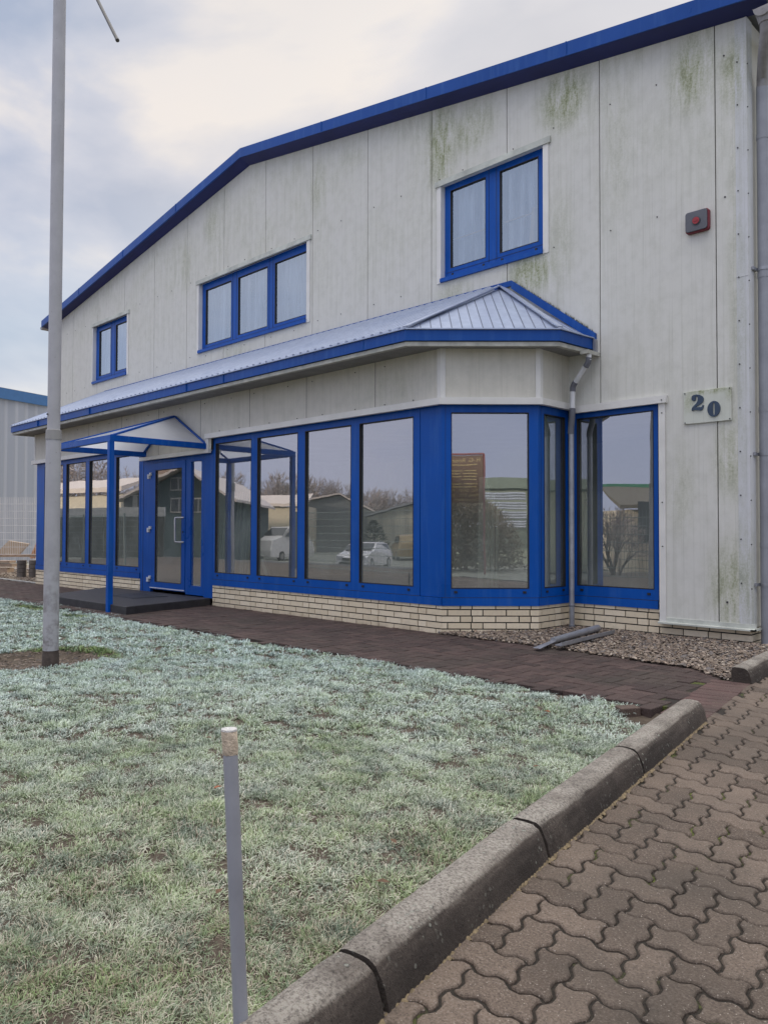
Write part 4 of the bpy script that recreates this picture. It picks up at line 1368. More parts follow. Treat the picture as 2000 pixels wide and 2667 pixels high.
# ---- gravel bed
def peb_mat():
    m, nt, b = new_mat('gravel_stones'); t = NT(nt)
    at = t.n('ShaderNodeAttribute'); at.attribute_name = 'rnd'
    r_ = t.n('ShaderNodeValToRGB')
    cr = r_.color_ramp
    cr.elements[0].color = (0.05, 0.04, 0.033, 1); cr.elements[1].color = (0.46, 0.40, 0.33, 1)
    for pos_, col_ in ((0.25, (0.16, 0.115, 0.085, 1)), (0.5, (0.24, 0.19, 0.14, 1)), (0.68, (0.13, 0.12, 0.12, 1)), (0.85, (0.30, 0.22, 0.16, 1))):
        e_ = cr.elements.new(pos_); e_.color = col_
    t.l(at.outputs['Fac'], r_.inputs[0])
    c = t.mix(t.rng(t.noise(60, 4, 0.6), 0.3, 0.7, 0, 0.4), r_.outputs[0], (0.10, 0.08, 0.07))
    t.l(c, b.inputs['Base Color']); b.inputs['Roughness'].default_value = 0.7
    return m
def in_gravel(x, y):
    if x > kx(y) - 0.17: return False
    if y > yW - 0.02: return False
    lo = 6.40 if x < -4.3 else 6.40 - (x + 4.3) * 0.09
    if x > -2.75: lo = 6.26 - (x + 2.75) * 0.76
    if y < lo - 0.03: return False
    if x < C1.x: return False
    if x < C2.x:                               # outside the chamfer
        return (x - C1.x) > (y - yF) + 0.0
    return True
base_v = np.array([(1, 0, 0), (-1, 0, 0), (0, 1, 0), (0, -1, 0), (0, 0, 1), (0, 0, -1), (.62, .62, .4), (-.62, .62, .4), (-.62, -.62, .4), (.62, -.62, .4)], float)
base_f = [(0, 6, 9), (1, 8, 7), (2, 7, 6), (3, 9, 8), (4, 6, 7), (4, 7, 8), (4, 8, 9), (4, 9, 6), (0, 2, 6), (1, 7, 2), (1, 3, 8), (0, 9, 3), (5, 2, 0), (5, 1, 2), (5, 3, 1), (5, 0, 3)]
m_ = MB(); rv = []
cnt = 0
while cnt < 9000:
    x, y_ = random.uniform(-5.6, -2.2), random.uniform(5.85, 7.78)
    if not in_gravel(x, y_): 
        continue
    s0 = random.uniform(0.009, 0.021) * (1.5 if (random.random() < 0.05) else 1)
    sc = np.array([random.uniform(.8, 1.4), random.uniform(.7, 1.0), random.uniform(.45, .75)]) * s0
    a = random.uniform(0, 6.28); tl_ = random.uniform(-.4, .4)
    vv = base_v * sc * (1 + rng.uniform(-.18, .18, base_v.shape))
    ca, sa = math.cos(a), math.sin(a); ct_, st_ = math.cos(tl_), math.sin(tl_)
    X = vv[:, 0] * ca - vv[:, 1] * sa; Y = vv[:, 0] * sa + vv[:, 1] * ca; Z = vv[:, 2]
    Z2 = Z * ct_ + X * st_; X2 = X * ct_ - Z * st_
    zc = 0.012 + 0.028 * max(0, min(1, (y_ - 6.4) / 1.2)) + random.uniform(-.006, .010)
    m_.raw(np.stack([X2 + x, Y + y_, Z2 + zc], 1).tolist(), base_f)
    rv += [random.random()] * len(base_f); cnt += 1
# broken stones near the kerb
gv = m_.build('gravel', peb_mat()); add_attr(gv, 'rnd', rv)
tag(gv, 'brown and grey gravel strip at the foot of the wall', kind='stuff')
m_ = MB()
m_.face([(-5.56, 6.41, 0.003), (-4.3, 6.40, 0.003), (-2.76, 6.26, 0.003), (-2.30, 5.90, 0.003), (-2.45, 7.0, 0.02), (-2.75, 8.4, 0.03), (-4.83, 7.80, 0.035), (-4.83, 7.18, 0.03)])
tag(m_.build('gravel_bed', simple('gravel_bed_soil', (0.05, 0.04, 0.03), 0.95, 0, 0.4, 40, 0.6, 50)), 'earth under the gravel', kind='structure')

# ---- kerb stones
def kerb_mat():
    m, nt, b = new_mat('kerb_concrete'); t = NT(nt)
    p = t.pos()
    a = t.noise(7, 8, 0.72); g = t.noise(110, 5, 0.75); l = t.noise(4.0, 6, 0.65)
    c = t.mix(t.rng(a, 0.3, 0.7), (0.055, 0.042, 0.034), (0.14, 0.112, 0.092))
    c = t.mix(t.rng(g, 0.54, 0.68, 0, 0.45), c, (0.30, 0.26, 0.22))
    c = t.mix(t.rng(g, 0.46, 0.34, 0, 0.8), c, (0.022, 0.018, 0.016))
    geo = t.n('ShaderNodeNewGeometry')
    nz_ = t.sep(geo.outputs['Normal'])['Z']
    # paler where the stone faces up, then lichen spots
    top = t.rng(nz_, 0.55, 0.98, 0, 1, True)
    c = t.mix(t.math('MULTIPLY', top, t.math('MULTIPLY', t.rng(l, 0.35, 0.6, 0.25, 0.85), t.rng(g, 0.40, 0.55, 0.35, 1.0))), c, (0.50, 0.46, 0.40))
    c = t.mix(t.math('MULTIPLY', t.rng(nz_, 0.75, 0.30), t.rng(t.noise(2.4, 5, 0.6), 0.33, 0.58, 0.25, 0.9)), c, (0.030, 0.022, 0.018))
    vo = t.n('ShaderNodeTexVoronoi'); vo.inputs['Scale'].default_value = 42; t.l(t.mapv(p, (1, 1, 1)), vo.inputs['Vector'])
    spots = t.math('MULTIPLY', t.rng(vo.outputs['Distance'], 0.30, 0.22), t.rng(t.noise(6, 3, 0.5), 0.45, 0.55))
    spots = t.math('MULTIPLY', spots, t.math('MULTIPLY', t.rng(nz_, 0.1, 0.8, 0.25, 1.0), t.rng(t.noise(23, 2, 0.5), 0.45, 0.6)))
    c = t.mix(t.math('MULTIPLY', spots, 0.85), c, (0.47, 0.48, 0.41))
    t.l(c, b.inputs['Base Color']); b.inputs['Roughness'].default_value = 0.9
    h = t.math('ADD', t.math('MULTIPLY', a, 1.4), t.math('ADD', g, t.math('MULTIPLY', spots, 1.2)))
    t.bump(h, 1.0, 0.012, b)
    return m
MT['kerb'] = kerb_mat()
prof = [(0.0, -0.06), (0.0, 0.0), (-0.010, 0.045), (-0.024, 0.080), (-0.036, 0.098), (-0.055, 0.110), (-0.085, 0.114), (-0.125, 0.114), (-0.140, 0.108), (-0.146, 0.095), (-0.146, -0.06)]
def kerb(y0, y1, label, z=0.0):
    a, b = Vector((kx(y0), y0)), Vector((kx(y1), y1))
    d = (b - a).normalized(); nn = Vector((d.y, -d.x))
    L = (b - a).length
    org = thing('kerb_stone', (a.x, a.y, 0), label, 'kerb stone', 'concrete kerb stones along the driveway')
    mb = MB(); n = max(8, int(L / 0.025)); m = len(prof)
    ps = random.uniform(0, 50)
    # profile refined
    pr = []
    for k in range(m - 1):
        for q in range(3):
            pr.append((prof[k][0] + (prof[k + 1][0] - prof[k][0]) * q / 3, prof[k][1] + (prof[k + 1][1] - prof[k][1]) * q / 3))
    pr.append(prof[-1]); m = len(pr)
    for i in range(n + 1):
        s = 0.004 + (L - 0.008) * i / n
        e_ = min(i, n - i); shrink = 0.006 if e_ == 0 else (0.002 if e_ == 1 else 0)
        for (o_, h) in pr:
            hh = h + z
            jit = 0.0022 * mnoise.noise(Vector((s * 9 + ps, o_ * 30, h * 30))) + 0.0012 * mnoise.noise(Vector((s * 40 + ps, o_ * 90, h * 90)))
            q = a + d * s + nn * (o_ * (1 - shrink * 4) + jit)
            mb.v.append((q.x, q.y, hh * (1 - shrink * 2) + jit))
    for i in range(n):
        for k in range(m - 1):
            mb.f.append((i * m + k, (i + 1) * m + k, (i + 1) * m + k + 1, i * m + k + 1)); mb.m.append(0)
    mb.f.append(tuple(range(m))); mb.m.append(0)
    mb.f.append(tuple(n * m + k for k in range(m))[::-1]); mb.m.append(0)
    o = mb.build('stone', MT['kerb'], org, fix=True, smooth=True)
    return org
kerb(-0.72, 0.28, 'kerb stone beside the photographer, mostly out of view')
kerb(0.29, 1.283, 'nearest kerb stone with a wide crack at its far end')
kerb(1.293, 2.275, 'second nearest kerb stone spotted with pale lichen')
kerb(2.285, 3.36, 'third nearest kerb stone, the second from the path end')
kerb(3.37, 4.595, 'kerb stone at the end of the lawn, its end facing the brick path')
kerb(5.907, 6.92, 'kerb stone beyond the path with a dark cut end beside the gravel')
kerb(6.93, 7.95, 'kerb stone at the building corner beside the grey drainpipe')

# ---- metal offcuts on the gravel
m_ = MB()
m_.tube([(-4.285, 7.46, 0.085), (-4.185, 6.46, 0.062)], 0.034, 14, True, [0.036, 0.030])
m_.raw([(-4.21, 6.50, 0.062), (-4.155, 6.48, 0.060), (-4.09, 6.10, 0.030), (-4.19, 6.13, 0.026)], [(0, 1, 2, 3)])
tag(m_.build('metal_offcut', MT['zinc'], fix=False), 'rounded grey sheet metal offcut lying nearest the shop window on the gravel', 'metal offcut', 'metal offcuts on the gravel')
m_ = MB()
m_.bar((-4.01, 6.28, 0.052), (-4.105, 7.42, 0.060), 0.070, 0.012)
m_.bar((-3.978, 6.28, 0.066), (-4.073, 7.42, 0.074), 0.008, 0.030)
tag(m_.build('metal_offcut', MT['zinc']), 'flat grey sheet metal channel lying nearest the path on the gravel', 'metal offcut', 'metal offcuts on the gravel')

# ---- door step and mat
m_ = MB()
tp_ = [(-13.3, 6.43), (-12.25, 4.91), (-9.66, 4.91), (-10.04, 6.43)]
m_.prism([(x, y_, -0.10) for x, y_ in tp_], (0, 0, 0.205))
tag(m_.build('door_step', MT['concrete_step'], fix=True, bevel=0.008), 'low dark stone platform in front of the blue entrance door', 'step')
m_ = MB()
gmx = simple('grey_grating', (0.10, 0.105, 0.12), 0.5, 0.4, 0.2, 30)
m_.box(-11.50, -10.72, 5.55, 6.12, 0.106, 0.112)
for k in range(26): m_.box(-11.50 + k * 0.03, -11.488 + k * 0.03, 5.56, 6.11, 0.112, 0.118)
tag(m_.build('door_mat', gmx), 'grey ribbed foot grating on the step before the door', 'door mat')

# ================================================================== FLAGPOLE
fp = thing('flagpole', (-6.735, 2.745, 0), 'tall grey flagpole standing in a bare round patch of the lawn', 'flagpole')
def pole_mat():
    m, nt, b = new_mat('flagpole_paint'); t = NT(nt)
    p = t.pos(); z = t.sep(p)['Z']
    c = t.mix(t.rng(t.noise(6, 6, 0.6), 0.3, 0.7), (0.36, 0.36, 0.385), (0.43, 0.43, 0.455))
    c = t.mix(t.math('MULTIPLY', t.rng(z, 1.0, 0.05, 0, 1), t.rng(t.noise(9, 6, 0.7), 0.46, 0.62, 0, 0.8)), c, (0.10, 0.08, 0.065))
    c = t.mix(t.rng(t.noise(40, 5, 0.6), 0.66, 0.72, 0, 0.5), c, (0.15, 0.13, 0.12))
    t.l(c, b.inputs['Base Color']); b.inputs['Roughness'].default_value = 0.5
    return m
MT['pole'] = pole_mat()
def fpx(z): return (-6.735 + 0.0160 * z, 2.745 - 0.005 * z, z)
m_ = MB(); m_.tube([fpx(0.08), fpx(1.90)], 0.061, 32, True, [0.063, 0.0605])
fpl = m_.build('lower_pole', MT['pole'], fp, smooth=True)
m_ = MB(); m_.tube([fpx(1.94), fpx(5.0), fpx(8.6)], 0.052, 32, True, [0.0515, 0.0515, 0.046]); m_.build('upper_pole', MT['pole'], fp, smooth=True)
m_ = MB(); m_.tube([fpx(1.87), fpx(1.95), fpx(1.955)], 0.065, 32, True, [0.0655, 0.062, 0.055]); m_.build('collar', simple('collar_grey', (0.27, 0.265, 0.26), 0.5), fp, smooth=True)
m_ = MB(); m_.tube([fpx(-0.12), fpx(0.055), fpx(0.06), fpx(0.085)], 0.066, 32, True, [0.068, 0.068, 0.064, 0.064]); m_.build('base_sleeve', simple('rusty_sleeve', (0.055, 0.042, 0.035), 0.8, 0, 0.4, 20, 0.4), fp, smooth=True)
m_ = MB(); m_.tube([(fpx(2.08)[0], fpx(2.08)[1] - 0.048, 2.08), (fpx(2.08)[0] + 0.01, fpx(2.08)[1] - 0.062, 2.08)], 0.007, 8); m_.build('bolt', MT['screw'], fp)
m_ = MB(); m_.tube([(-6.60, 2.72, 6.21), (-5.647, 2.75, 4.855)], 0.0125, 14); 
m_.tube([(-5.652, 2.75, 4.862), (-5.640, 2.75, 4.845)], 0.015, 14)
m_.build('banner_arm', simple('arm_dark', (0.10, 0.095, 0.09), 0.5), fp, smooth=True)

# ---- grey marker post with worn wooden top, foreground
mk = thing('marker_post', (-1.345, 0.945, 0), 'thin leaning grey post with a bare wooden top, beside the kerb', 'post')
p0, p1, p2 = Vector((-1.3465, 0.949, -0.05)), Vector((-1.3763, 0.931, 0.648)), Vector((-1.3780, 0.929, 0.690))
m_ = MB(); m_.tube([p0, p1], 0.0152, 28); m_.build('pipe', MT['grey_pipe'], mk, smooth=True)
m_ = MB()
n_ = 28
m_.tube([p1 - Vector((0, 0, 0.004)), p1 + Vector((0, 0, 0.004)), p2 - Vector((0, 0, 0.002)), p2], 0.0157, n_, True, [0.0158, 0.0162, 0.0164, 0.0155])
bb = len(m_.v) - 4 * n_
for k in range(n_):           # ragged torn lower edge
    v = m_.v[bb + k]; m_.v[bb + k] = (v[0], v[1], v[2] + 0.007 * mnoise.noise(Vector((k * 0.9, 1, 1))) - 0.003)
wood_top = simple('worn_wood', (0.52, 0.43, 0.33), 0.8, 0, 0.35, 60, 0.6, 200)
m_.build('wooden_core', wood_top, mk, smooth=True)
m_ = MB(); m_.tube([p2 - Vector((0, 0, 0.001)), p2 + Vector((0, 0, 0.0025))], 0.0165, n_, True, [0.0167, 0.0160]); m_.build('frost_cap', simple('frost_white', (0.72, 0.70, 0.68), 0.8, 0, 0.15, 120, 0.8, 300), mk, smooth=True)

# ================================================================== GRASS
def grass_mat():
    m, nt, b = new_mat('frosted_grass'); t = NT(nt)
    at = t.n('ShaderNodeAttribute'); at.attribute_name = 'rnd'
    at2 = t.n('ShaderNodeAttribute'); at2.attribute_name = 'tip'
    p = t.pos()
    a = t.noise(2.0, 6, 0.65); b2 = t.noise(4.6, 5, 0.65, t.mapv(p, (1, 1, 1), (0, 0, 0), (9, 4, 0)))
    green = t.mix(t.rng(b2, 0.38, 0.64), (0.04, 0.085, 0.035), (0.25, 0.34, 0.11))
    straw = t.mix(t.rng(a, 0.35, 0.65), (0.25, 0.18, 0.11), (0.44, 0.37, 0.25))
    # more straw close to the camera and the kerb, more frost far off
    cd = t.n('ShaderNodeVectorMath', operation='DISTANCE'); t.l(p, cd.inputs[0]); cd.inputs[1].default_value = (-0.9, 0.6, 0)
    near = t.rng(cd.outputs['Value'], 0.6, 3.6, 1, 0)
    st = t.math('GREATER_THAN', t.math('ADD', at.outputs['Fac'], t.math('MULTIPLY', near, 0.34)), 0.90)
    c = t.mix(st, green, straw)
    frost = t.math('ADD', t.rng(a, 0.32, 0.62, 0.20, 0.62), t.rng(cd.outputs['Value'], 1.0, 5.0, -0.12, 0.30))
    frost = t.math('MULTIPLY', frost, t.rng(at2.outputs['Fac'], 0.0, 0.85, 0.12, 1.18), True)
    frost = t.math('MULTIPLY', frost, t.rng(at.outputs['Fac'], 0.0, 1.0, 0.45, 1.3), True)
    # unfrosted dark tufts by the step
    for (x0, y0, sx, sy) in ((-11.6, 4.46, 0.75, 0.14), (-10.1, 4.42, 0.35, 0.12), (-6.97, 3.28, 0.45, 0.14), (-7.4, 3.05, 0.25, 0.25)):
        nd = t.n('ShaderNodeVectorMath', operation='SUBTRACT'); t.l(p, nd.inputs[0]); nd.inputs[1].default_value = (x0, y0, 0)
        md = t.n('ShaderNodeVectorMath', operation='MULTIPLY'); t.l(nd.outputs[0], md.inputs[0]); md.inputs[1].default_value = (1 / sx, 1 / sy, 0)
        ln = t.n('ShaderNodeVectorMath', operation='LENGTH'); t.l(md.outputs[0], ln.inputs[0])
        frost = t.math('MULTIPLY', frost, t.rng(ln.outputs['Value'], 0.7, 1.1, 0.08, 1.0))
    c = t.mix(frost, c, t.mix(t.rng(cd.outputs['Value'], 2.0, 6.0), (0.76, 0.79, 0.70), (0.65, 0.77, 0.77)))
    t.l(c, b.inputs['Base Color'])
    b.inputs['Roughness'].default_value = 0.7; b.inputs['Specular IOR Level'].default_value = 0.2
    return m
def grass(name, tufts):
    """tufts: array x, y, nblades, height, width"""
    V, T, Rr, F = [], [], [], []
    tot = int(sum(t_[2] for t_ in tufts))
    n = tot
    base = np.zeros((n, 3)); hh = np.zeros(n); ww = np.zeros(n); az = np.zeros(n); lean = np.zeros(n); rn = np.zeros(n)
    k = 0
    for (x, y_, nb, h, wd) in tufts:
        nb = int(nb)
        sl_ = slice(k, k + nb)
        r_ = rng.uniform(0, 1, nb) ** 0.5 * 0.022; a = rng.uniform(0, 6.283, nb)
        base[sl_, 0] = x + r_ * np.cos(a); base[sl_, 1] = y_ + r_ * np.sin(a); base[sl_, 2] = lawn_h(x, y_) - 0.004
        hh[sl_] = h * rng.uniform(0.55, 1.25, nb); ww[sl_] = wd * rng.uniform(0.7, 1.3, nb)
        az[sl_] = a + rng.normal(0, 0.5, nb) ; lean[sl_] = rng.uniform(0.3, 1.8, nb)
        rn[sl_] = np.clip(rng.uniform(0, 1) * 0.45 + rng.uniform(0, 1, nb) * 0.6, 0, 1)
        k += nb
    dx, dy = np.cos(az), np.sin(az)
    sx_, sy_ = -dy, dx
    tw = rng.normal(0, 0.6, n)
    sx_, sy_ = np.cos(az + 1.57 + tw), np.sin(az + 1.57 + tw)
    pts = []
    for f_, wf in ((0.0, 1.0), (0.45, 0.9), (0.8, 0.6), (1.0, 0.0)):
        out_r = hh * (lean * f_ ** 1.5) * 0.75
        zz = hh * np.maximum(f_ - 0.42 * lean * f_ ** 2.2, 0.04 + 0.1 * f_)
        cx_ = base[:, 0] + dx * out_r; cy_ = base[:, 1] + dy * out_r; cz_ = base[:, 2] + zz
        if wf > 0:
            pts.append(np.stack([cx_ - sx_ * ww * wf / 2, cy_ - sy_ * ww * wf / 2, cz_], 1))
            pts.append(np.stack([cx_ + sx_ * ww * wf / 2, cy_ + sy_ * ww * wf / 2, cz_ + ww * 0.15], 1))
        else: pts.append(np.stack([cx_, cy_, cz_], 1))
    verts = np.stack(pts, 1).reshape(-1, 3)          # 7 per blade
    b0 = (np.arange(n) * 7)[:, None]
    tris = np.concatenate([b0 + np.array([[0, 1, 3]]), b0 + np.array([[0, 3, 2]]), b0 + np.array([[2, 3, 5]]), b0 + np.array([[2, 5, 4]]), b0 + np.array([[4, 5, 6]])], 1).reshape(-1, 3)
    me = bpy.data.meshes.new(name)
    me.vertices.add(len(verts)); me.vertices.foreach_set('co', verts.ravel())
    me.loops.add(len(tris) * 3); me.loops.foreach_set('vertex_index', tris.ravel().astype(np.int32))
    me.polygons.add(len(tris)); me.polygons.foreach_set('loop_start', np.arange(0, len(tris) * 3, 3, dtype=np.int32))
    me.update(calc_edges=True)
    at = me.attributes.new('rnd', 'FLOAT', 'POINT'); at.data.foreach_set('value', np.repeat(rn, 7).astype(np.float32))
    at = me.attributes.new('tip', 'FLOAT', 'POINT'); at.data.foreach_set('value', np.tile(np.array([0, 0, .45, .45, .8, .8, 1.0], np.float32), n))
    me.materials.append(grass_mat())
    o = bpy.data.objects.new(name, me); COL.objects.link(o)
    return o
tufts = []
def in_view(x, y_, pad=0.35):
    d = (x * fwd.x + y_ * fwd.y); l = (x * rt.x + y_ * rt.y)
    if d < 0.5: return False
    return abs(l) < d * 0.4876 + pad
# stratified samples by distance
def fill(dmin, dmax, per_m2, nb, h, wd):
    area_x, area_y = (-16.5, -1.1), (0.3, 4.95)
    nn = int((area_x[1] - area_x[0]) * (area_y[1] - area_y[0]) * per_m2)
    X = rng.uniform(*area_x, nn); Y = rng.uniform(*area_y, nn)
    for x, y_ in zip(X, Y):
        d = x * fwd.x + y_ * fwd.y
        if not (dmin <= d < dmax) or not in_view(x, y_): continue
        if y_ > lawn_back(x) - 0.01 or x > kx(y_) - 0.155: continue
        if math.hypot(x - HC.x, y_ - HC.y) < HR * (1 + 0.12 * mnoise.noise(Vector((x * 3, y_ * 3, 0)))): continue
        if math.hypot(x + 2.22, y_ - 4.55) < 0.20: continue
        c_ = mnoise.noise(Vector((x * 2.3, y_ * 2.3, 7)))
        c2 = mnoise.noise(Vector((x * 7.0, y_ * 7.0, 2)))
        if c2 < -0.30 and random.random() < 0.65: continue
        f_ = 1 + 0.45 * c_ + 0.5 * c2
        tufts.append((x, y_, nb, h * f_, wd))
fill(0.5, 2.4, 4200, 11, 0.031, 0.0021)
fill(2.4, 4.2, 2600, 11, 0.033, 0.0028)
fill(4.2, 7.0, 1150, 10, 0.038, 0.0042)
fill(7.0, 16.0, 480, 9, 0.044, 0.0072)
go = grass('grass', tufts)
tag(go, 'short frosted grass covering the lawn', 'grass', kind='stuff')
# a few clover leaves and dead leaves in the lawn
lf_pos = [(-1.50, 1.32, 'rust'), (-2.05, 1.35, 'brown'), (-1.95, 2.0, 'brown'), (-2.9, 1.9, 'rust'), (-2.4, 2.7, 'pale'), (-3.6, 2.3, 'brown'), (-2.1, 3.1, 'brown'), (-3.0, 3.4, 'pale'), (-4.4, 2.6, 'brown'), (-2.7, 4.1, 'rust'), (-1.75, 1.75, 'brown')]
lcol = {'pale': (0.34, 0.34, 0.30), 'rust': (0.28, 0.09, 0.04), 'brown': (0.12, 0.07, 0.04)}
lmat = {k: simple('leaf_' + k, v, 0.8, 0, 0.3, 60) for k, v in lcol.items()}
lname = {'pale': 'small frosted white fallen leaf on the lawn', 'rust': 'small rust red fallen leaf on the lawn', 'brown': 'small dark brown fallen leaf on the lawn'}
for (x, y_, k_) in lf_pos:
    m_ = MB(); a = random.uniform(0, 6.283); L_ = random.uniform(.018, .028); z = lawn_h(x, y_) + 0.034
    c, s_ = math.cos(a), math.sin(a)
    out_ = [(-1, 0, 0), (-.5, .42, .15), (.1, .5, .25), (.6, .3, .15), (1.1, 0, 0.1), (.6, -.32, .2), (.1, -.5, .3), (-.5, -.4, .1)]
    pts = [(x + L_ * (p * c - q * s_), y_ + L_ * (p * s_ + q * c), z + L_ * r_) for p, q, r_ in out_]
    m_.raw(pts + [(x, y_, z)], [(i, (i + 1) % 8, 8) for i in range(8)])
    tag(m_.build('fallen_leaf', lmat[k_]), lname[k_], 'leaf', k_ + ' leaves lying on the lawn')

# ---- wood chips in the bare patch round the flagpole
m_ = MB(); rv = []
for k in range(900):
    a = random.uniform(0, 6.283); r_ = HR * random.random() ** 0.5 * 0.97
    x, y_ = HC.x + r_ * math.cos(a), HC.y + r_ * math.sin(a)
    z = lawn_h(x, y_) + random.uniform(0.002, 0.014)
    l, wd, an = random.uniform(.015, .05), random.uniform(.004, .010), random.uniform(0, 3.14)
    dx, dy = math.cos(an) * l / 2, math.sin(an) * l / 2
    m_.face([(x - dx, y_ - dy, z), (x - dx - dy / l * wd, y_ - dy + dx / l * wd, z + .003), (x + dx - dy / l * wd, y_ + dy + dx / l * wd, z + random.uniform(-.006, .012)), (x + dx, y_ + dy, z + random.uniform(-.006, .008))])
    rv.append(random.random())
ch = m_.build('wood_chips', peb_mat()); add_attr(ch, 'rnd', rv)
tag(ch, 'brown litter in the bare patch round the flagpole foot', kind='stuff')

# ================================================================== LEFT BACKGROUND
def corr_mat(name, c0, c1, freq=2.0, axis='Y', band=0.5):
    m, nt, b = new_mat(name); t = NT(nt)
    p = t.pos(); v = t.sep(p)[axis]
    f = t.math('FRACT', t.math('MULTIPLY', v, freq))
    k = t.rng(t.math('ABSOLUTE', t.math('SUBTRACT', f, 0.5)), 0.10, 0.22)
    t.l(t.mix(k, c1, c0), b.inputs['Base Color']); b.inputs['Roughness'].default_value = 0.5
    t.bump(k, 0.5, 0.04, b)
    return m
nb = thing('neighbour_warehouse', (-31.5, 10.5, 0), 'grey ribbed warehouse with a blue roof edge beyond the left end of the building', 'building')
a_, b_ = Vector((-29.43, 4.57, 0)), Vector((-33.9, 17.8, 0))
m_ = MB()
dN = (b_ - a_).normalized(); nN = Vector((dN.y, -dN.x, 0))
if nN.x < 0: nN = -nN
seg = 46
Ln = (b_ - a_).length
prof_w = []
for k in range(seg + 1):
    s = Ln * k / seg
    o_ = 0.035 if (k % 4) in (0, 1) else 0.0
    prof_w.append(a_ + dN * s + nN * o_)
for k in range(seg):
    p, q = prof_w[k], prof_w[k + 1]
    m_.face([(p.x, p.y, -0.2), (q.x, q.y, -0.2), (q.x, q.y, 6.15), (p.x, p.y, 6.15)])
bk = a_ - nN * 14; 
m_.face([(a_.x, a_.y, -0.2), (bk.x, bk.y, -0.2), (bk.x, bk.y, 6.15), (a_.x, a_.y, 6.15)])
m_.build('wall', corr_mat('grey_ribbed_sheet', (0.33, 0.355, 0.415), (0.40, 0.42, 0.48), 2.3, 'Y'), nb)
m_ = MB()
fa0, fb0 = a_ + nN * 0.12 - dN * 0.3, b_ + nN * 0.12
m_.prism([(fa0.x, fa0.y, 6.12), (fb0.x, fb0.y, 6.12), (fb0.x, fb0.y, 6.53), (fa0.x, fa0.y, 6.53)], tuple(-nN * 0.05))
m_.build('roof_edge', simple('mid_blue_sheet', (0.045, 0.145, 0.34), 0.45, 0, 0.08), nb, fix=True)
m_ = MB()
ra, rb = fa0, fb0
m_.face([(ra.x, ra.y, 6.54), (rb.x, rb.y, 6.54), (rb.x - nN.x * 9, rb.y - nN.y * 9, 8.2), (ra.x - nN.x * 9, ra.y - nN.y * 9, 8.2)])
m_.build('roof', simple('pale_roof', (0.62, 0.60, 0.60), 0.6), nb)

def mesh_fence(name, a, b, z0, z1, label, group, dv=0.05, dh=0.2, rw=0.0045, col=None, posts=True, cat='fence'):
    a, b = Vector((*a, 0)), Vector((*b, 0))
    d = (b - a); L = d.length; d.normalize()
    fo = thing(name, (a.x, a.y, z0), label, cat, group)
    m_ = MB()
    n = int(L / dv)
    for k in range(n + 1):
        p = a + d * (k * dv)
        m_.tube([(p.x, p.y, z0), (p.x, p.y, z1 + (0.03 if dv < .06 else 0))], rw, 4, False)
    z = z0 + 0.03
    while z < z1 + 0.01:
        m_.tube([(a.x, a.y, z), (b.x, b.y, z)], rw * 1.25, 4, False); z += dh
    m_.build('mesh_panel', col, fo)
    if posts:
        k = 0
        while k * 2.5 <= L + 0.01:
            p = a + d * (k * 2.5)
            m_ = MB(); m_.bar((p.x, p.y, z0 - 0.2), (p.x, p.y, z1 + 0.05), 0.05, 0.05, (0, 1, 0)); m_.build('fence_post', col, fo); k += 1
    return fo
galv = simple('galvanised_wire', (0.50, 0.50, 0.53), 0.5, 0.1)
mesh_fence('wire_fence', (-25.41, 5.68), (-21.61, 9.47), 0.0, 1.99, 'galvanised wire mesh fence in front of the grey neighbouring warehouse', None, 0.05, 0.2, 0.004, galv)

# timber and stone stacked behind the fence
tim = simple('weathered_timber', (0.30, 0.22, 0.16), 0.85, 0, 0.25, 12, 0.3, 30)
tim2 = simple('orange_timber', (0.42, 0.20, 0.09), 0.8, 0, 0.2, 12)
m_ = MB()
bd = [Vector((-24.25, 8.30, 0.42)), Vector((-23.98, 8.56, 0.80)), Vector((-23.58, 8.98, 0.71)), Vector((-23.80, 8.76, 0.36))]
m_.prism(bd, (0.03, -0.06, -0.01))
tag(m_.build('plywood_board', simple('plywood', (0.36, 0.29, 0.22), 0.8, 0, 0.15), fix=True), 'tilted pale plywood board on the timber pile left of the building', 'board')
m_ = MB(); m_.bar((-22.6, 6.4, 0.42), (-20.8, 8.2, 0.44), 0.16, 0.06)
tag(m_.build('wooden_beam', tim), 'long pale beam lying on top of the timber pile behind the left end', 'beam')
for k, (o_, z, h, lab) in enumerate(((0.0, 0.15, 0.10, 'lowest thick board of the timber pile by the fence'), (0.25, 0.27, 0.07, 'middle board of the timber pile by the fence'), (0.1, 0.35, 0.05, 'short thin board under the long pale beam'))):
    m_ = MB(); m_.bar((-21.6 + o_, 5.2 + o_, z), (-19.55 + o_ * .3, 7.0 + o_ * .3, z), 0.30, h)
    tag(m_.build('timber_board', tim), lab, 'board', 'boards of the timber pile')
m_ = MB(); m_.bar((-23.2, 8.9, 0.3), (-22.7, 9.1, 1.25), 0.16, 0.05)
tag(m_.build('leaning_plank', tim2), 'orange brown plank leaning upright beside the left end of the building', 'plank')
stn = simple('palisade_stone', (0.12, 0.105, 0.095), 0.9, 0, 0.3, 10, 0.4, 40)
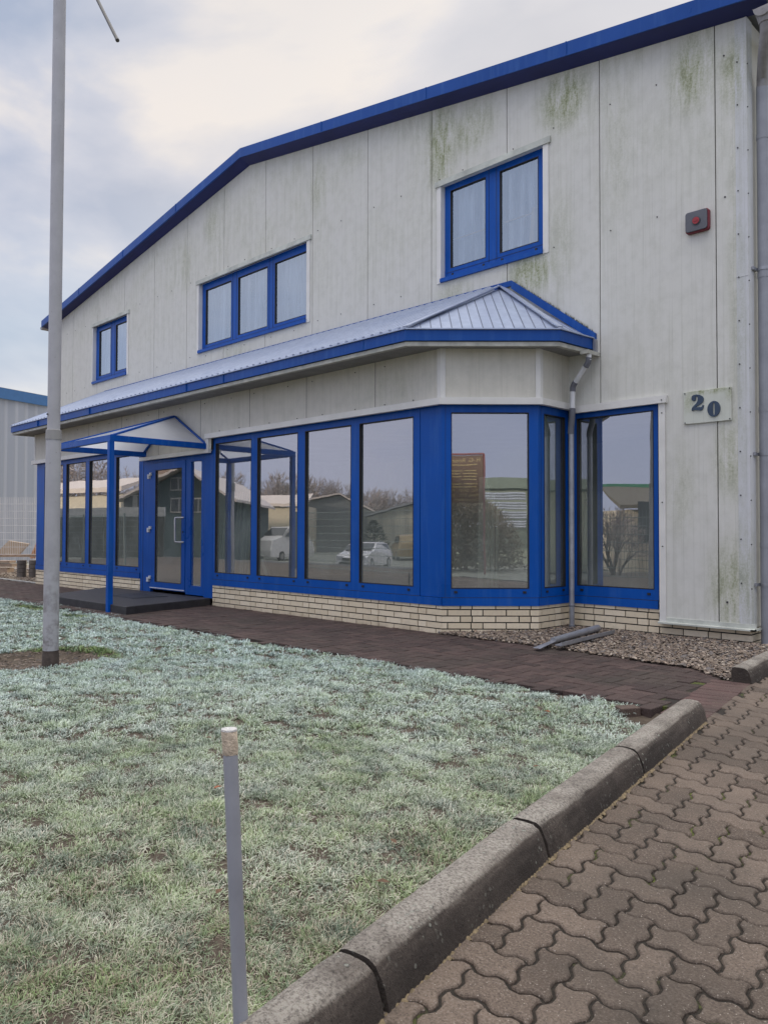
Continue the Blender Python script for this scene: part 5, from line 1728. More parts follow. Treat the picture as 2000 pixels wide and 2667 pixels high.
for k, (dx, zt, lab) in enumerate(((0.0, 0.41, 'taller stack of round grey palisade stones at the building end'), (-0.20, 0.34, 'lower stack of round grey palisade stones left of the taller one'))):
    so2 = thing('stone_stack', (-18.93 + dx, 7.30 + dx, 0), lab, 'stone stack', 'palisade stone stacks')
    z = 0.0
    while z < zt - 0.02:
        m_ = MB(); m_.tube([(-18.93 + dx, 7.30 + dx, z), (-18.93 + dx, 7.30 + dx, z + 0.008), (-18.93 + dx, 7.30 + dx, z + 0.088), (-18.93 + dx, 7.30 + dx, z + 0.098)], 0.1, 14, True, [0.10, 0.11, 0.11, 0.10]); m_.build('stone', stn, so2, smooth=True); z += 0.1
m_ = MB(); rv = []
for k in range(1800):
    x, y_ = random.uniform(-23, -16.7), random.uniform(6.62, 9.2)
    s0 = random.uniform(0.012, 0.028)
    vv = base_v * s0 * (1 + rng.uniform(-.2, .2, base_v.shape)) * np.array([1, 1, .6])
    m_.raw((vv + np.array([x, y_, 0.005])).tolist(), base_f); rv += [random.random()] * len(base_f)
g2 = m_.build('gravel', peb_mat()); add_attr(g2, 'rnd', rv)
tag(g2, 'gravel strip beyond the left end of the building', kind='stuff')
m_ = MB(); m_.face([(-26, 6.5, -0.012), (-16.6, 6.5, -0.012), (-16.6, 12, -0.012), (-26, 12, -0.012)])
tag(m_.build('yard', simple('yard_earth', (0.16, 0.13, 0.10), 0.95, 0, 0.4, 8)), 'bare earth yard beyond the building', kind='structure')
m_ = MB(); m_.box(-24, -16.62, 6.50, 6.55, -0.05, 0.012)
tag(m_.build('edging_strip', simple('pale_edging', (0.42, 0.42, 0.40), 0.8)), 'pale edging strip along the far path', 'edging')

# black bent rod at the left edge of the lawn
m_ = MB()
base_ = Vector((-9.25, 3.08, -0.03))
dd = Vector((0.7071, 0.7071, 0))
pts = [base_ + dd * 0.02, base_ + dd * 0.0 + Vector((0, 0, 0.20)), base_ + dd * 0.05 + Vector((0, 0, 0.30)), base_ + dd * 0.075 + Vector((0, 0, 0.36)), base_ + dd * 0.05 + Vector((0, 0, 0.40)), base_ + dd * 0.0 + Vector((0, 0, 0.415)), base_ - dd * 0.08 + Vector((0, 0, 0.40)), base_ - dd * 0.12 + Vector((0, 0, 0.30)), base_ - dd * 0.13]
m_.tube(pts, 0.009, 10)
tag(m_.build('bent_rod', MT['gasket'], smooth=True), 'black bent metal hoop standing in the lawn at the left edge', 'hoop')

# ================================================================== INSIDE THE SHOWROOM
m_ = None
def lean_bar(xp, y, lx, ly, h, w_, lab, mat=None, g='pale profiles leaning inside the shop'):
    """xp: where it shows on the glass as seen from the forecourt"""
    x = xp * y / 6.47
    m_ = MB(); m_.bar((x, y, 0.145), (x + lx, y + ly, h), w_, w_ * 0.6, (0, 1, 0))
    tag(m_.build('metal_profile', mat or MT['alu']), lab, 'metal profile', g)
G1L = 'thin pale upright leaning behind the pane next to the door'
for k, (x, lx, h, w_) in enumerate(((-9.93, .16, 1.68, .03), (-9.86, .10, 1.70, .04), (-9.76, .04, 1.70, .03), (-9.62, .16, 1.70, .035), (-9.54, .14, 1.70, .03), (-9.36, .10, 2.0, .055), (-9.25, .02, 1.74, .03), (-9.18, .02, 1.74, .03), (-9.12, .02, 1.74, .025), (-9.07, .01, 1.74, .03))):
    lean_bar(x, 6.75 + .02 * k, lx - .25, 0.25, h, w_, G1L)
lean_bar(-8.55, 7.0, -0.80, 0.1, 1.35, 0.07, 'pale profile leaning diagonally behind the second pane from the door', None, 'diagonal profiles inside the shop')
lean_bar(-6.25, 6.8, 0.62, 0.1, 1.05, 0.07, 'dark bar leaning diagonally behind the fourth pane from the door', simple('dark_bar', (0.05, 0.06, 0.06), 0.6), 'diagonal profiles inside the shop')
for k, (x, w_) in enumerate(((-5.05, .085), (-4.98, .05), (-4.92, .04), (-4.86, .03))):
    lean_bar(x, 7.42 + .03 * k, -.05, 0.1, 1.75 - .10 * k, w_, 'pale upright leaning behind the corner pane of the bay')
for k in range(6):
    lean_bar(-4.45 + .105 * k, 8.6, 0.02, 0.15, 1.50, 0.03, 'dark upright behind the pane right of the drainpipe', simple('purple_bar', (0.09, 0.07, 0.12), 0.6) if k == 0 else bpy.data.materials['purple_bar'])
m_ = MB(); m_.box(-4.895, -4.885, 7.25, 7.74, 0.42, 2.46)
m_.build('blind', simple('blind_green_grey', (0.46, 0.51, 0.47), 0.7, 0, 0.12, 1.5), sw_e)

# ================================================================== ACROSS THE STREET (seen mirrored in the glass)
ROADZ = -0.985
m_ = MB(); m_.face([(-90, -12, ROADZ + .0), (30, -26, ROADZ + .0), (30, -34, ROADZ), (-90, -20, ROADZ)])
AXZ = -0.96
def gable_house(name, pts, L, back, wallm, roofm, lab, cat='building', ov=0.4, extras=None):
    """pts: front outline (bottom-left, eave-left, apex, eave-right, bottom-right); back: unit vector of depth"""
    pts = [Vector(p) for p in pts]; back = Vector(back).normalized()
    h = thing(name, tuple(pts[0]), lab, cat)
    m_ = MB(); m_.prism(pts, back * L); m_.build('wall', wallm, h, fix=True)
    eL, ap, eR = pts[1], pts[2], pts[3]
    fo = -back * ov
    m_ = MB()
    for e_ in (eL, eR):
        dd_ = (e_ - ap).normalized() * ov * 0.8
        a, b = ap + fo + Vector((0, 0, .10)), e_ + dd_ + fo + Vector((0, 0, .10))
        m_.prism([a, b, b + Vector((0, 0, .16)), a + Vector((0, 0, .16))], back * (L + 2 * ov))
    m_.build('roof', roofm, h, fix=True)
    return h
def quad_on(h, pts, name, mat):
    m_ = MB(); m_.face([Vector(p) for p in pts]); return m_.build(name, mat, h)
bk = Vector((-0.7071, -0.7071, 0))
sd_ = Vector((0.7071, -0.7071, 0))      # to the right as seen mirrored
frost_roof = simple('frosted_roof', (0.62, 0.55, 0.50), 0.7, 0, 0.1)
CAMM = Vector((0, 12.94, 1.1))
def mir(lat, dep, z):   # a point seen mirrored in the long front, lateral (fraction of depth), depth
    q = CAMM + Vector((-0.7071, -0.7071, 0)) * dep + Vector((0.7071, -0.7071, 0)) * (lat * dep)
    return Vector((q.x, q.y, z))
def lt(px): return (px - 1000) / 2051.3
def zt(py, dep): return 1.1 + (1383 - py) / 2051.3 * dep
GZ = -1.05
# grey gabled hall
d = 78
gable_house('grey_hall', [mir(lt(795), d, GZ), mir(lt(795), d, zt(1309, d)), mir(lt(880), d, zt(1291, d)), mir(lt(975), d, zt(1335, d)), mir(lt(975), d, GZ)], 24, bk,
            simple('hall_grey', (0.20, 0.215, 0.22), 0.7), frost_roof, 'grey gabled hall across the street mirrored in the third pane from the door')
d = 66
sh = gable_house('cream_hall', [mir(lt(958), d, GZ), mir(lt(958), d, zt(1347, d)), mir(lt(1075), d, zt(1314, d)), mir(lt(1190), d, zt(1347, d)), mir(lt(1190), d, GZ)], 20, bk,
            corr_mat('cream_sheet', (0.54, 0.51, 0.40), (0.42, 0.40, 0.32), 1.4, 'X'), simple('grey_roof2', (0.25, 0.26, 0.28), 0.6), 'low cream sheet metal hall across the street mirrored in the fourth pane')
# long low house, eaves towards the street
d = 70
lh = thing('long_bungalow', tuple(mir(lt(700), d, GZ)), 'long cream bungalow with a frosted roof mirrored in the second pane from the door', 'building')
A_, B_ = mir(lt(560), d + 6, 0), mir(lt(800), d, 0)
m_ = MB(); m_.prism([(A_.x, A_.y, GZ), (B_.x, B_.y, GZ), (B_.x, B_.y, zt(1319, d)), (A_.x, A_.y, zt(1319, d))], tuple(bk * 9)); m_.build('wall', simple('cream_render', (0.58, 0.52, 0.40), 0.8), lh, fix=True)
m_ = MB(); m_.prism([(A_ - bk * .6) + Vector((0, 0, zt(1318, d))), (A_ + bk * 5) + Vector((0, 0, zt(1290, d + 4))), (A_ + bk * 5) + Vector((0, 0, zt(1290, d + 4) + .15)), (A_ - bk * .6) + Vector((0, 0, zt(1318, d) + .25))], tuple(B_ - A_)); m_.build('roof', frost_roof, lh, fix=True)
for k in range(4):
    p = A_ + (B_ - A_) * (0.15 + 0.22 * k) - bk * 0.03
    m_ = MB(); m_.bar(p + Vector((0, 0, 0.4)), p + (B_ - A_).normalized() * 1.3 + Vector((0, 0, 0.4)), 0.05, 1.1); m_.build('window', simple('dark_pane', (0.05, 0.06, 0.07), 0.2), lh)
# dark green gabled house
d = 48
gh = gable_house('green_house', [mir(lt(300), d, -0.8), mir(lt(340), d, zt(1300, d)), mir(lt(478), d, zt(1224, d)), mir(lt(600), d, zt(1300, d)), mir(lt(600), d, -0.8)], 16, bk,
            simple('dark_green_render', (0.045, 0.075, 0.08), 0.8), frost_roof, 'dark green gabled house with white windows mirrored in the door glass', ov=0.8)
wf = simple('white_window_frame', (0.42, 0.42, 0.40), 0.6)
for px, py, w_, h_ in ((462, 1262, 0.8, 0.8), (466, 1317, 0.9, 0.9), (352, 1308, 1.4, 0.8), (520, 1317, 0.9, 0.9)):
    c_ = mir(lt(px), d - 0.05, zt(py, d))
    m_ = MB(); m_.bar(c_ - sd_ * w_ / 2, c_ + sd_ * w_ / 2, 0.06, h_); wo = m_.build('window', wf, gh)
    c2_ = c_ - bk * 0.05
    m_ = MB()
    for s in (-1, 1): m_.bar(c2_ + sd_ * (s * w_ / 4 - w_ * .19), c2_ + sd_ * (s * w_ / 4 + w_ * .19), 0.04, h_ * .82)
    m_.build('pane', bpy.data.materials['dark_pane'], wo)
c_ = mir(lt(420), d + 6, zt(1222, d + 6)); m_ = MB(); m_.box(c_.x - .6, c_.x + .6, c_.y - .5, c_.y + .5, 2, c_.z + 0.5); m_.build('chimney', simple('chimney_brick', (0.35, 0.26, 0.20), 0.8), gh)
# houses mirrored in the left windows
d = 58
wh = thing('white_bungalow', tuple(mir(lt(240), d, -0.8)), 'long white house with a frosted roof mirrored in the panes left of the door', 'building')
A_, B_ = mir(lt(60), d + 8, 0), mir(lt(330), d, 0)
m_ = MB(); m_.prism([(A_.x, A_.y, -0.9), (B_.x, B_.y, -0.9), (B_.x, B_.y, zt(1288, d)), (A_.x, A_.y, zt(1288, d))], tuple(bk * 10)); m_.build('wall', simple('warm_white', (0.62, 0.57, 0.46), 0.8), wh, fix=True)
m_ = MB(); m_.prism([(A_ - bk * .9) + Vector((0, 0, zt(1282, d))), (A_ + bk * 6) + Vector((0, 0, zt(1246, d + 5))), (A_ + bk * 6) + Vector((0, 0, zt(1246, d + 5) + .15)), (A_ - bk * .9) + Vector((0, 0, zt(1282, d) + .35))], tuple(B_ - A_)); m_.build('roof', frost_roof, wh, fix=True)
for k in range(5):
    p = A_ + (B_ - A_) * (0.12 + 0.18 * k) - bk * 0.03
    m_ = MB(); m_.bar(p + Vector((0, 0, 1.95)), p + (B_ - A_).normalized() * 2.1 + Vector((0, 0, 1.95)), 0.05, 1.3); m_.build('window', simple('teal_pane', (0.10, 0.20, 0.20), 0.2) if k == 0 else bpy.data.materials['teal_pane'], wh)
# white board wall / low hedge wall in front of those houses
m_ = MB(); A_, B_ = mir(lt(60), 38, 0), mir(lt(430), 34, 0)
m_.prism([(A_.x, A_.y, 1.72), (B_.x, B_.y, 1.72), (B_.x, B_.y, 2.12), (A_.x, A_.y, 2.12)], tuple(bk * .15))
gw = tag(m_.build('garden_wall', simple('pale_board', (0.50, 0.50, 0.48), 0.8), fix=True), 'garden wall with a pale top band mirrored low in the panes left of the door', 'wall')
m_ = MB(); m_.prism([(A_.x, A_.y, -0.9), (B_.x, B_.y, -0.9), (B_.x, B_.y, 1.70), (A_.x, A_.y, 1.70)], tuple(bk * .10))
m_.build('lower_wall', simple('dark_board', (0.07, 0.075, 0.065), 0.9, 0, .5, 4), gw, fix=True)
# second pole, mirrored in the pane beside the door
q_ = mir(lt(603), 18, 0)
sp = thing('flagpole', (q_.x, q_.y, -0.2), 'second grey flagpole mirrored in the pane beside the door', 'flagpole')
m_ = MB(); m_.tube([(q_.x, q_.y, -0.3), (q_.x, q_.y, 2.05)], .075, 16); m_.build('lower_pole', MT['pole'], sp, smooth=True)
m_ = MB(); m_.tube([(q_.x, q_.y, 2.15), (q_.x, q_.y, 7.5)], .055, 16); m_.build('upper_pole', MT['pole'], sp, smooth=True)
m_ = MB(); m_.tube([(q_.x, q_.y, 2.0), (q_.x, q_.y, 2.18)], .085, 16); m_.build('collar', bpy.data.materials['collar_grey'], sp, smooth=True)

# wire fence along the street side of the lawn
dfm = simple('fence_green_grey', (0.16, 0.20, 0.20), 0.5, 0.2)
mesh_fence('wire_fence', (-31.5, 1.6), (-23.2, 0.7), 0.0, 1.6, 'wire mesh fence left of the lawn mirrored in the panes left of the door', None, 0.05, 0.2, 0.004, dfm)
mesh_fence('wire_fence', (-18.6, -1.9), (-12.8, -1.9), 0.0, 1.62, 'wire mesh fence on the street side mirrored in front of the white car', None, 0.05, 0.2, 0.0055, dfm)
mesh_fence('wire_fence', (-11.0, -1.6), (-6.0, -1.3), 0.0, 1.6, 'wire mesh fence nearest the driveway mirrored in the pane right of the drainpipe', None, 0.10, 0.2, 0.006, dfm)

# cars
def car(name, c, heading, col, label, cat='car', tall=1.0, Lc=4.4, wc=1.8):
    """boxy hatchback built from a side profile; heading = direction of the nose"""
    h = Vector(heading).normalized(); s = Vector((h.y, -h.x, 0))
    th = thing(name, tuple(c), label, cat)
    side = [(-2.15, .28), (-2.2, .75), (-2.1, .98), (-1.75, 1.40), (-1.3, 1.46), (0.1, 1.45), (0.95, 1.02), (1.85, .88), (2.15, .70), (2.2, .30), (1.75, .25), (-1.7, .25)]
    side = [(x * Lc / 4.4, z * (tall if z > .8 else 1)) for x, z in side]
    def W3(x, y_, z): return Vector(c) + h * x + s * y_ + Vector((0, 0, z))
    mb = MB(); n = len(side)
    rows = ((-wc / 2, 0.86), (-wc / 2 + 0.10, 1.0), (wc / 2 - 0.10, 1.0), (wc / 2, 0.86))
    for y_, k in rows:
        for x, z in side:
            yy_ = y_ * (0.82 if z > 1.1 else 1.0)
            mb.v.append(tuple(W3(x * (0.97 if k < 1 else 1), yy_, z if k == 1 or z < .5 else z - .02)))
    for r_ in range(3):
        for k in range(n):
            k2 = (k + 1) % n
            mb.f.append((r_ * n + k, r_ * n + k2, (r_ + 1) * n + k2, (r_ + 1) * n + k)); mb.m.append(0)
    mb.f.append(tuple(range(n))); mb.m.append(0); mb.f.append(tuple(3 * n + k for k in range(n))); mb.m.append(0)
    mb.build('body', col, th, fix=True, smooth=False)
    gm = bpy.data.materials.get('car_glass') or simple('car_glass', (0.02, 0.025, 0.03), 0.08)
    m2 = MB()
    yw_ = wc / 2 * 0.82
    m2.face([W3(0.18, -yw_ * .92, 1.40 * tall), W3(0.18, yw_ * .92, 1.40 * tall), W3(0.98, yw_ * 1.06, 1.06 * tall + .01), W3(0.98, -yw_ * 1.06, 1.06 * tall + .01)])
    m2.v = [tuple(Vector(v) + h * .03 + Vector((0, 0, .02))) for v in m2.v]; m2.build('windscreen', gm, th)
    m2 = MB(); m2.face([W3(-1.83, -yw_ * .9, 1.33 * tall), W3(-1.83, yw_ * .9, 1.33 * tall), W3(-2.14, yw_, 1.0), W3(-2.14, -yw_, 1.0)]); m2.v = [tuple(Vector(v) - h * .03) for v in m2.v]; m2.build('rear_window', gm, th)
    for sg in (-1, 1):
        m2 = MB(); yq = sg * (wc / 2 * 0.90 + .02)
        m2.face([W3(-1.55, yq * .93, 1.36 * tall), W3(0.05, yq * .93, 1.36 * tall), W3(0.75, yq, 1.02 * tall), W3(-1.9, yq, 1.02 * tall)]); m2.build('side_window', gm, th)
    tm = bpy.data.materials.get('tyre') or simple('tyre', (0.02, 0.02, 0.02), 0.8)
    for x in (-1.35, 1.35):
        for sg in (-1, 1):
            m2 = MB(); a = W3(x, sg * (wc / 2 - .2), .32); b = W3(x, sg * (wc / 2 + .01), .32); m2.tube([a, b], .32, 18); wo = m2.build('wheel', tm, th, smooth=True)
            m2 = MB(); m2.tube([b, b + s * sg * .01], .20, 14); m2.build('rim', MT['steel'], wo)
    lm = bpy.data.materials.get('car_lamp') or simple('car_lamp', (0.6, 0.62, 0.65), 0.15)
    for sg in (-1, 1):
        m2 = MB(); p = W3(2.16, sg * wc * .36, .70); m2.bar(p - s * .18, p + s * .18, .12, .13); m2.build('headlight', lm, th)
    m2 = MB(); p = W3(2.19, 0, .60); m2.bar(p - s * .5, p + s * .5, .06, .16); m2.build('grille', MT['gasket'], th)
    m2 = MB(); p = W3(2.17, 0, .38); m2.bar(p - s * .65, p + s * .65, .08, .14); m2.build('bumper_intake', MT['gasket'], th)
    return th
cw = mir(lt(950), 43, -0.98)
car('parked_car', cw, (0.45, 0.89, 0), simple('white_paint', (0.75, 0.75, 0.76), 0.25), 'white hatchback parked across the street, mirrored over two panes')
cy_ = mir(lt(1062), 58, -0.98)
car('parked_van', cy_, (-0.75, -0.6, 0), simple('yellow_paint', (0.40, 0.30, 0.15), 0.35), 'dark and yellow estate car parked across the street mirrored near the bay corner', 'van', 1.25, 4.6, 1.9)
ct_ = mir(lt(735), 56, -0.95)
car('parked_truck', ct_, (0.3, 0.95, 0), simple('truck_white', (0.62, 0.60, 0.56), 0.4), 'white van parked across the street mirrored in the second pane from the door', 'van', 1.6, 5.2, 2.0)

# pavement and road across the lawn (mirrored at the foot of the panes)
m_ = MB()
A_, B_ = Vector((-70, -6.5, 0)), Vector((30, -12.5, 0))
for k in range(20):
    p, q = A_.lerp(B_, k / 20), A_.lerp(B_, (k + 1) / 20)
    r_, s2 = p + Vector((0, -7, 0)), q + Vector((0, -7, 0))
    m_.face([(p.x, p.y, gzz(p.x, p.y) + .05), (r_.x, r_.y, gzz(r_.x, r_.y) + .05), (s2.x, s2.y, gzz(s2.x, s2.y) + .05), (q.x, q.y, gzz(q.x, q.y) + .05)])
tag(m_.build('road', simple('asphalt', (0.075, 0.072, 0.07), 0.85, 0, 0.2, 3)), 'asphalt street beyond the lawn', kind='structure')

# bare trees
bark = simple('frosted_bark', (0.16, 0.13, 0.115), 0.9, 0, 0.25, 3)
twig = simple('frosted_twigs', (0.36, 0.31, 0.29), 0.9, 0, 0.2, 1)
def tree_meshes(seed, H=9.0):
    rnd = random.Random(seed)
    tr = MB(); cr = MB()
    def grow(p, d, L, r, lvl):
        q = p + d * L
        if lvl < 3: tr.tube([p, q], r, 6, False, [r, r * .7])
        else:
            s = d.cross(Vector((rnd.uniform(-1, 1), rnd.uniform(-1, 1), .3))).normalized() * max(r, 0.018)
            cr.face([p - s, p + s, q + s * .5, q - s * .5])
        if lvl >= 6: return
        nb_ = (5, 4, 4, 3, 3, 3)[lvl]
        for k in range(nb_):
            t_ = rnd.uniform(.45, 1.0) if k else 1.0
            a = rnd.uniform(.25, .75)
            ax = d.cross(Vector((rnd.uniform(-1, 1), rnd.uniform(-1, 1), rnd.uniform(-1, 1)))).normalized()
            dn = (Matrix.Rotation(a, 3, ax) @ d + Vector((0, 0, .12))).normalized()
            grow(p + d * L * t_, dn, L * rnd.uniform(.55, .8), r * .55, lvl + 1)
    grow(Vector((0, 0, 0)), Vector((rnd.uniform(-.06, .06), rnd.uniform(-.06, .06), 1)).normalized(), H * .30, H * .022, 0)
    a = tr.build('trunk', bark); b = cr.build('crown', twig)
    return a, b
protos = [tree_meshes(s) for s in (3, 8, 21)]
for a, b in protos:
    for o in (a, b): COL.objects.unlink(o)
def plant_tree(pr, loc, sc, lab, grp='bare trees across the street'):
    root = thing('bare_tree', tuple(loc), lab, 'tree', grp)
    for src in protos[pr]:
        o = src.copy(); COL.objects.link(o); o.parent = root
    root.scale = (sc, sc, sc); root.rotation_euler = (0, 0, random.uniform(0, 6.28))
    return root
k = 0
for px, dep, sc in ((100, 78, 1.15), (175, 84, 1.3), (235, 72, 1.25), (290, 95, 1.1), (345, 90, 1.2), (430, 98, 1.3), (520, 95, 1.2), (560, 88, 1.1), (600, 92, 1.25), (650, 105, 1.15), (700, 110, 1.2), (745, 100, 1.35), (790, 108, 1.35), (830, 112, 1.25), (880, 108, 1.2), (925, 112, 1.15), (960, 100, 1.0), (1000, 104, 1.05), (1040, 100, 1.0), (1085, 106, 1.05), (1130, 100, 1.0)):
    plant_tree(k % 3, mir(lt(px), dep, -1.2), sc, 'bare frosted tree in the row behind the buildings across the street'); k += 1
tp_ = Vector((0, 15.606, 0)) + Vector((-0.7071, -0.7071, 0)) * 21 + Vector((0.7071, -0.7071, 0)) * (lt(1520) * 21)
plant_tree(2, Vector((tp_.x, tp_.y, -0.9)), 0.36, 'small bare tree on the street side mirrored right of the drainpipe', 'small bare trees by the street')
cf = thing('conifer', tuple(mir(lt(975), 62, -0.95)), 'dark green conifer behind the parked white car across the street', 'tree')
m_ = MB(); base_ = mir(lt(975), 62, -0.95)
for k in range(900):
    t_ = random.random(); a = random.uniform(0, 6.283); r_ = (1 - t_) ** .7 * 1.9 * random.uniform(.6, 1.05); z = -0.7 + t_ * 2.6 - r_ * .2
    p = Vector((base_.x + r_ * math.cos(a), base_.y + r_ * math.sin(a), z)); q = Vector((math.cos(a), math.sin(a), .35)) * .28
    s_v = Vector((-math.sin(a), math.cos(a), 0)) * .12
    m_.face([p - s_v, p + s_v, p + q])
m_.build('crown', simple('dark_needles', (0.02, 0.045, 0.025), 0.9), cf)
m_ = MB(); m_.tube([(base_.x, base_.y, -0.95), (base_.x, base_.y, 1.2)], .09, 8); m_.build('trunk', bark, cf)

# things mirrored in the corner pane: sign board, hedge, racks, hall
SG = thing('sign_board', (5.5, -1.6, 0), 'brown company sign board with yellow lettering on a red brown post', 'sign')
SA, SB = Vector((4.10, -2.95, 0)), Vector((5.50, -1.56, 0))
brown = simple('sign_brown', (0.10, 0.045, 0.025), 0.5); frm = simple('sign_frame', (0.22, 0.07, 0.08), 0.5)
m_ = MB(); sdir = (SB - SA).normalized(); sn = Vector((-sdir.y, sdir.x, 0))
m_.prism([SA + Vector((0, 0, 1.90)), SB + Vector((0, 0, 1.90)), SB + Vector((0, 0, 3.22)), SA + Vector((0, 0, 3.22))], tuple(-sn * 0.03))
bo = m_.build('board', brown, SG, fix=True)
m_ = MB()
for a, b in ((SA + Vector((0, 0, 3.26)), SB + Vector((0, 0, 3.26))), (SB + Vector((0, 0, -0.1)), SB + Vector((0, 0, 3.26))), (SA + Vector((0, 0, -0.1)), SA + Vector((0, 0, 3.26)))):
    m_.tube([a, b], .03, 10)
m_.build('frame', frm, SG, smooth=True)
def text_on(txt, size, pos, parent, mat, name='lettering'):
    cu = bpy.data.curves.new('lettering', 'FONT'); cu.body = txt; cu.size = size; cu.align_x = 'LEFT'
    ob = bpy.data.objects.new('tmp', cu); COL.objects.link(ob)
    bpy.context.view_layer.update()
    me = bpy.data.meshes.new_from_object(ob.evaluated_get(bpy.context.evaluated_depsgraph_get()))
    COL.objects.unlink(ob); bpy.data.objects.remove(ob)
    # board faces the shop: its reading direction runs from SB to SA seen from the +sn side
    X = -sdir; Zv = Vector((0, 0, 1))
    off = Vector((0, 0, 0)); pp = parent
    while pp is not None: off += pp.location; pp = pp.parent
    for v in me.vertices:
        v.co = Vector(pos) + X * v.co.x + Zv * v.co.y + sn * 0.004 - off
    me.materials.clear(); me.materials.append(mat)
    o = bpy.data.objects.new(name, me); COL.objects.link(o); o.parent = parent
    return o
yel = simple('sign_yellow', (0.38, 0.31, 0.13), 0.5)
T0 = SB - sdir * 0.10
text_on('H.-G. Rosenhagen', 0.17, T0 + Vector((0, 0, 3.03)), bo, yel)
text_on('Tel.: 04181 - 91 98', 0.115, T0 - sdir * .08 + Vector((0, 0, 2.20)), bo, yel)
text_on('Mobil: 0171 - 302 607', 0.115, T0 - sdir * .04 + Vector((0, 0, 2.07)), bo, yel)
text_on('Chrysanderstr. 1', 0.115, T0 - sdir * .04 + Vector((0, 0, 1.95)), bo, yel)
m_ = MB()
for z, l0, l1 in ((2.95, .1, .85), (2.78, .12, .45), (2.78, .5, .95), (2.70, .1, .5), (2.70, .56, .95), (2.62, .12, .46), (2.62, .52, .95), (2.54, .12, .5), (2.42, .1, .45), (2.42, .5, .9), (2.34, .12, .95)):
    a, b = T0 - sdir * l0 + Vector((0, 0, z)) + sn * .006, T0 - sdir * l1 + Vector((0, 0, z)) + sn * .006
    m_.bar(a, b, .004, .026)
m_.build('small_print', yel, bo)
def hedge(name, c, rx, ry, h, n, col, lab):
    th = thing(name, tuple(c), lab, 'hedge')
    m_ = MB(); rv = []
    for k in range(n):
        a = random.uniform(0, 6.283); r_ = random.random() ** .5; t_ = random.random()
        k_ = math.sqrt(max(0.05, 1 - t_ * t_ * .9))
        p = Vector((c[0] + rx * r_ * k_ * math.cos(a), c[1] + ry * r_ * k_ * math.sin(a), c[2] + h * t_))
        d_ = Vector((random.uniform(-1, 1), random.uniform(-1, 1), random.uniform(-.2, 1.2))).normalized() * random.uniform(.12, .35)
        s_v = d_.cross(Vector((random.uniform(-1, 1), random.uniform(-1, 1), .1))).normalized() * .014
        m_.face([p - s_v, p + s_v, p + d_])
    m_.build('branches', col, th)
    m_ = MB(); m_.tube([(c[0], c[1], c[2] - .1), (c[0], c[1], c[2] + h * .5)], .06, 8); m_.build('trunk', bark, th)
    return th
hedge('bare_hedge', (7.7, -4.0, -0.1), 1.9, 1.9, 2.15, 9000, simple('hedge_twigs', (0.14, 0.12, 0.09), 0.9, 0, .3, 3), 'bare twiggy hedge under the brown sign board')
RK = thing('storage_rack', (13.5, -11, 0), 'blue grey steel rack stacked with pipes mirrored in the corner pane', 'rack')
pm = simple('rack_pipe', (0.32, 0.36, 0.44), 0.5, 0.2); om = simple('rack_orange', (0.55, 0.28, 0.10), 0.5)
rA, rB = Vector((10.5, -13.5, 0)), Vector((19.5, -4.5, 0))
for lev, z in enumerate((1.3, 1.7, 2.1, 2.5)):
    for q in range(3):
        m_ = MB()
        for k in range(3): m_.tube([rA.lerp(rB, q / 3) + Vector((0, 0, z + k * .11)), rA.lerp(rB, (q + .93) / 3) + Vector((0, 0, z + k * .11))], .05, 8)
        m_.build('pipe_bundle', pm if (lev + q) % 5 else om, RK, smooth=True)
for q in range(7):
    m_ = MB(); p = rA.lerp(rB, q / 6); m_.bar(p + Vector((0, 0, -1)), p + Vector((0, 0, 2.85)), .12, .12, (0, 1, 0)); m_.build('upright', pm, RK)
d1 = Vector((0.7071, 0.7071, 0)); d2 = Vector((0.7071, -0.7071, 0))
GH = thing('green_hall', (19, -14, -1), 'flat green roofed hall behind the pipe rack', 'building')
m_ = MB(); a = Vector((8, -22, -1)); b = Vector((28, -2, -1)); m_.prism([a, b, b + Vector((0, 0, 4.15)), a + Vector((0, 0, 4.15))], tuple(d2 * 8)); m_.build('wall', simple('grey_green_wall', (0.22, 0.26, 0.22), 0.8), GH, fix=True)
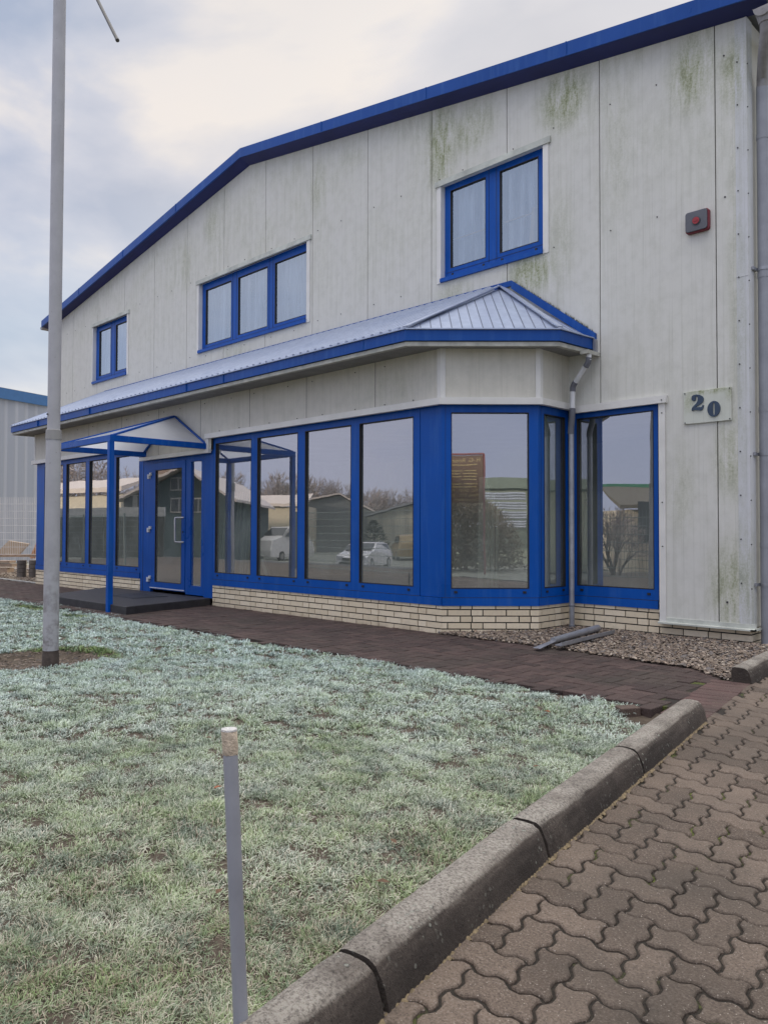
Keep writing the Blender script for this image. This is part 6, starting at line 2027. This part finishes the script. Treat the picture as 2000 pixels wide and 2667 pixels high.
m_ = MB(); m_.prism([a + Vector((0, 0, 4.15)) - d2 * .4, b + Vector((0, 0, 4.15)) - d2 * .4, b + Vector((0, 0, 4.65)) - d2 * .4, a + Vector((0, 0, 4.65)) - d2 * .4], tuple(d2 * 9)); m_.build('roof_band', simple('green_band', (0.16, 0.21, 0.18), 0.7), GH, fix=True)
# building mirrored right of the drainpipe
def mw(lat, dep, z):
    q = Vector((0, 15.606, 0)) + Vector((-0.7071, -0.7071, 0)) * dep + Vector((0.7071, -0.7071, 0)) * (lat * dep)
    return Vector((q.x, q.y, z))
d = 40
CB = thing('cream_building', tuple(mw(lt(1620), d, -.9)), 'cream panelled building with a brown roof and green ridge mirrored right of the drainpipe', 'building')
A_, B_ = mw(lt(1500), d, 0), mw(lt(1760), d - 1, 0)
m_ = MB(); m_.prism([(A_.x, A_.y, -.9), (B_.x, B_.y, -.9), (B_.x, B_.y, zt(1328, d)), (A_.x, A_.y, zt(1328, d))], tuple(bk * 9)); m_.build('wall', corr_mat('cream_panel', (0.66, 0.58, 0.44), (0.50, 0.43, 0.33), 1.1, 'X'), CB, fix=True)
m_ = MB(); m_.prism([(A_ - bk * .6) + Vector((0, 0, zt(1326, d))), (A_ + bk * 4) + Vector((0, 0, zt(1272, d + 4))), (A_ + bk * 4) + Vector((0, 0, zt(1272, d + 4) + .1)), (A_ - bk * .6) + Vector((0, 0, zt(1326, d) + .2))], tuple(B_ - A_)); m_.build('roof', simple('brown_roof', (0.12, 0.11, 0.09), 0.8), CB, fix=True)
m_ = MB(); m_.bar((A_ + bk * 4) + Vector((0, 0, zt(1268, d + 4))), (B_ + bk * 4) + Vector((0, 0, zt(1264, d + 4))), .2, .25); m_.build('ridge', simple('ridge_green', (0.05, 0.22, 0.14), 0.6), CB)
for px in (1580, 1680, 1715):
    p = mw(lt(px), d - 1.6, zt(1360, d)); m_ = MB(); m_.bar(p - sd_ * .5, p + sd_ * .5, .06, 2.0); m_.build('window', bpy.data.materials['dark_pane'], CB)
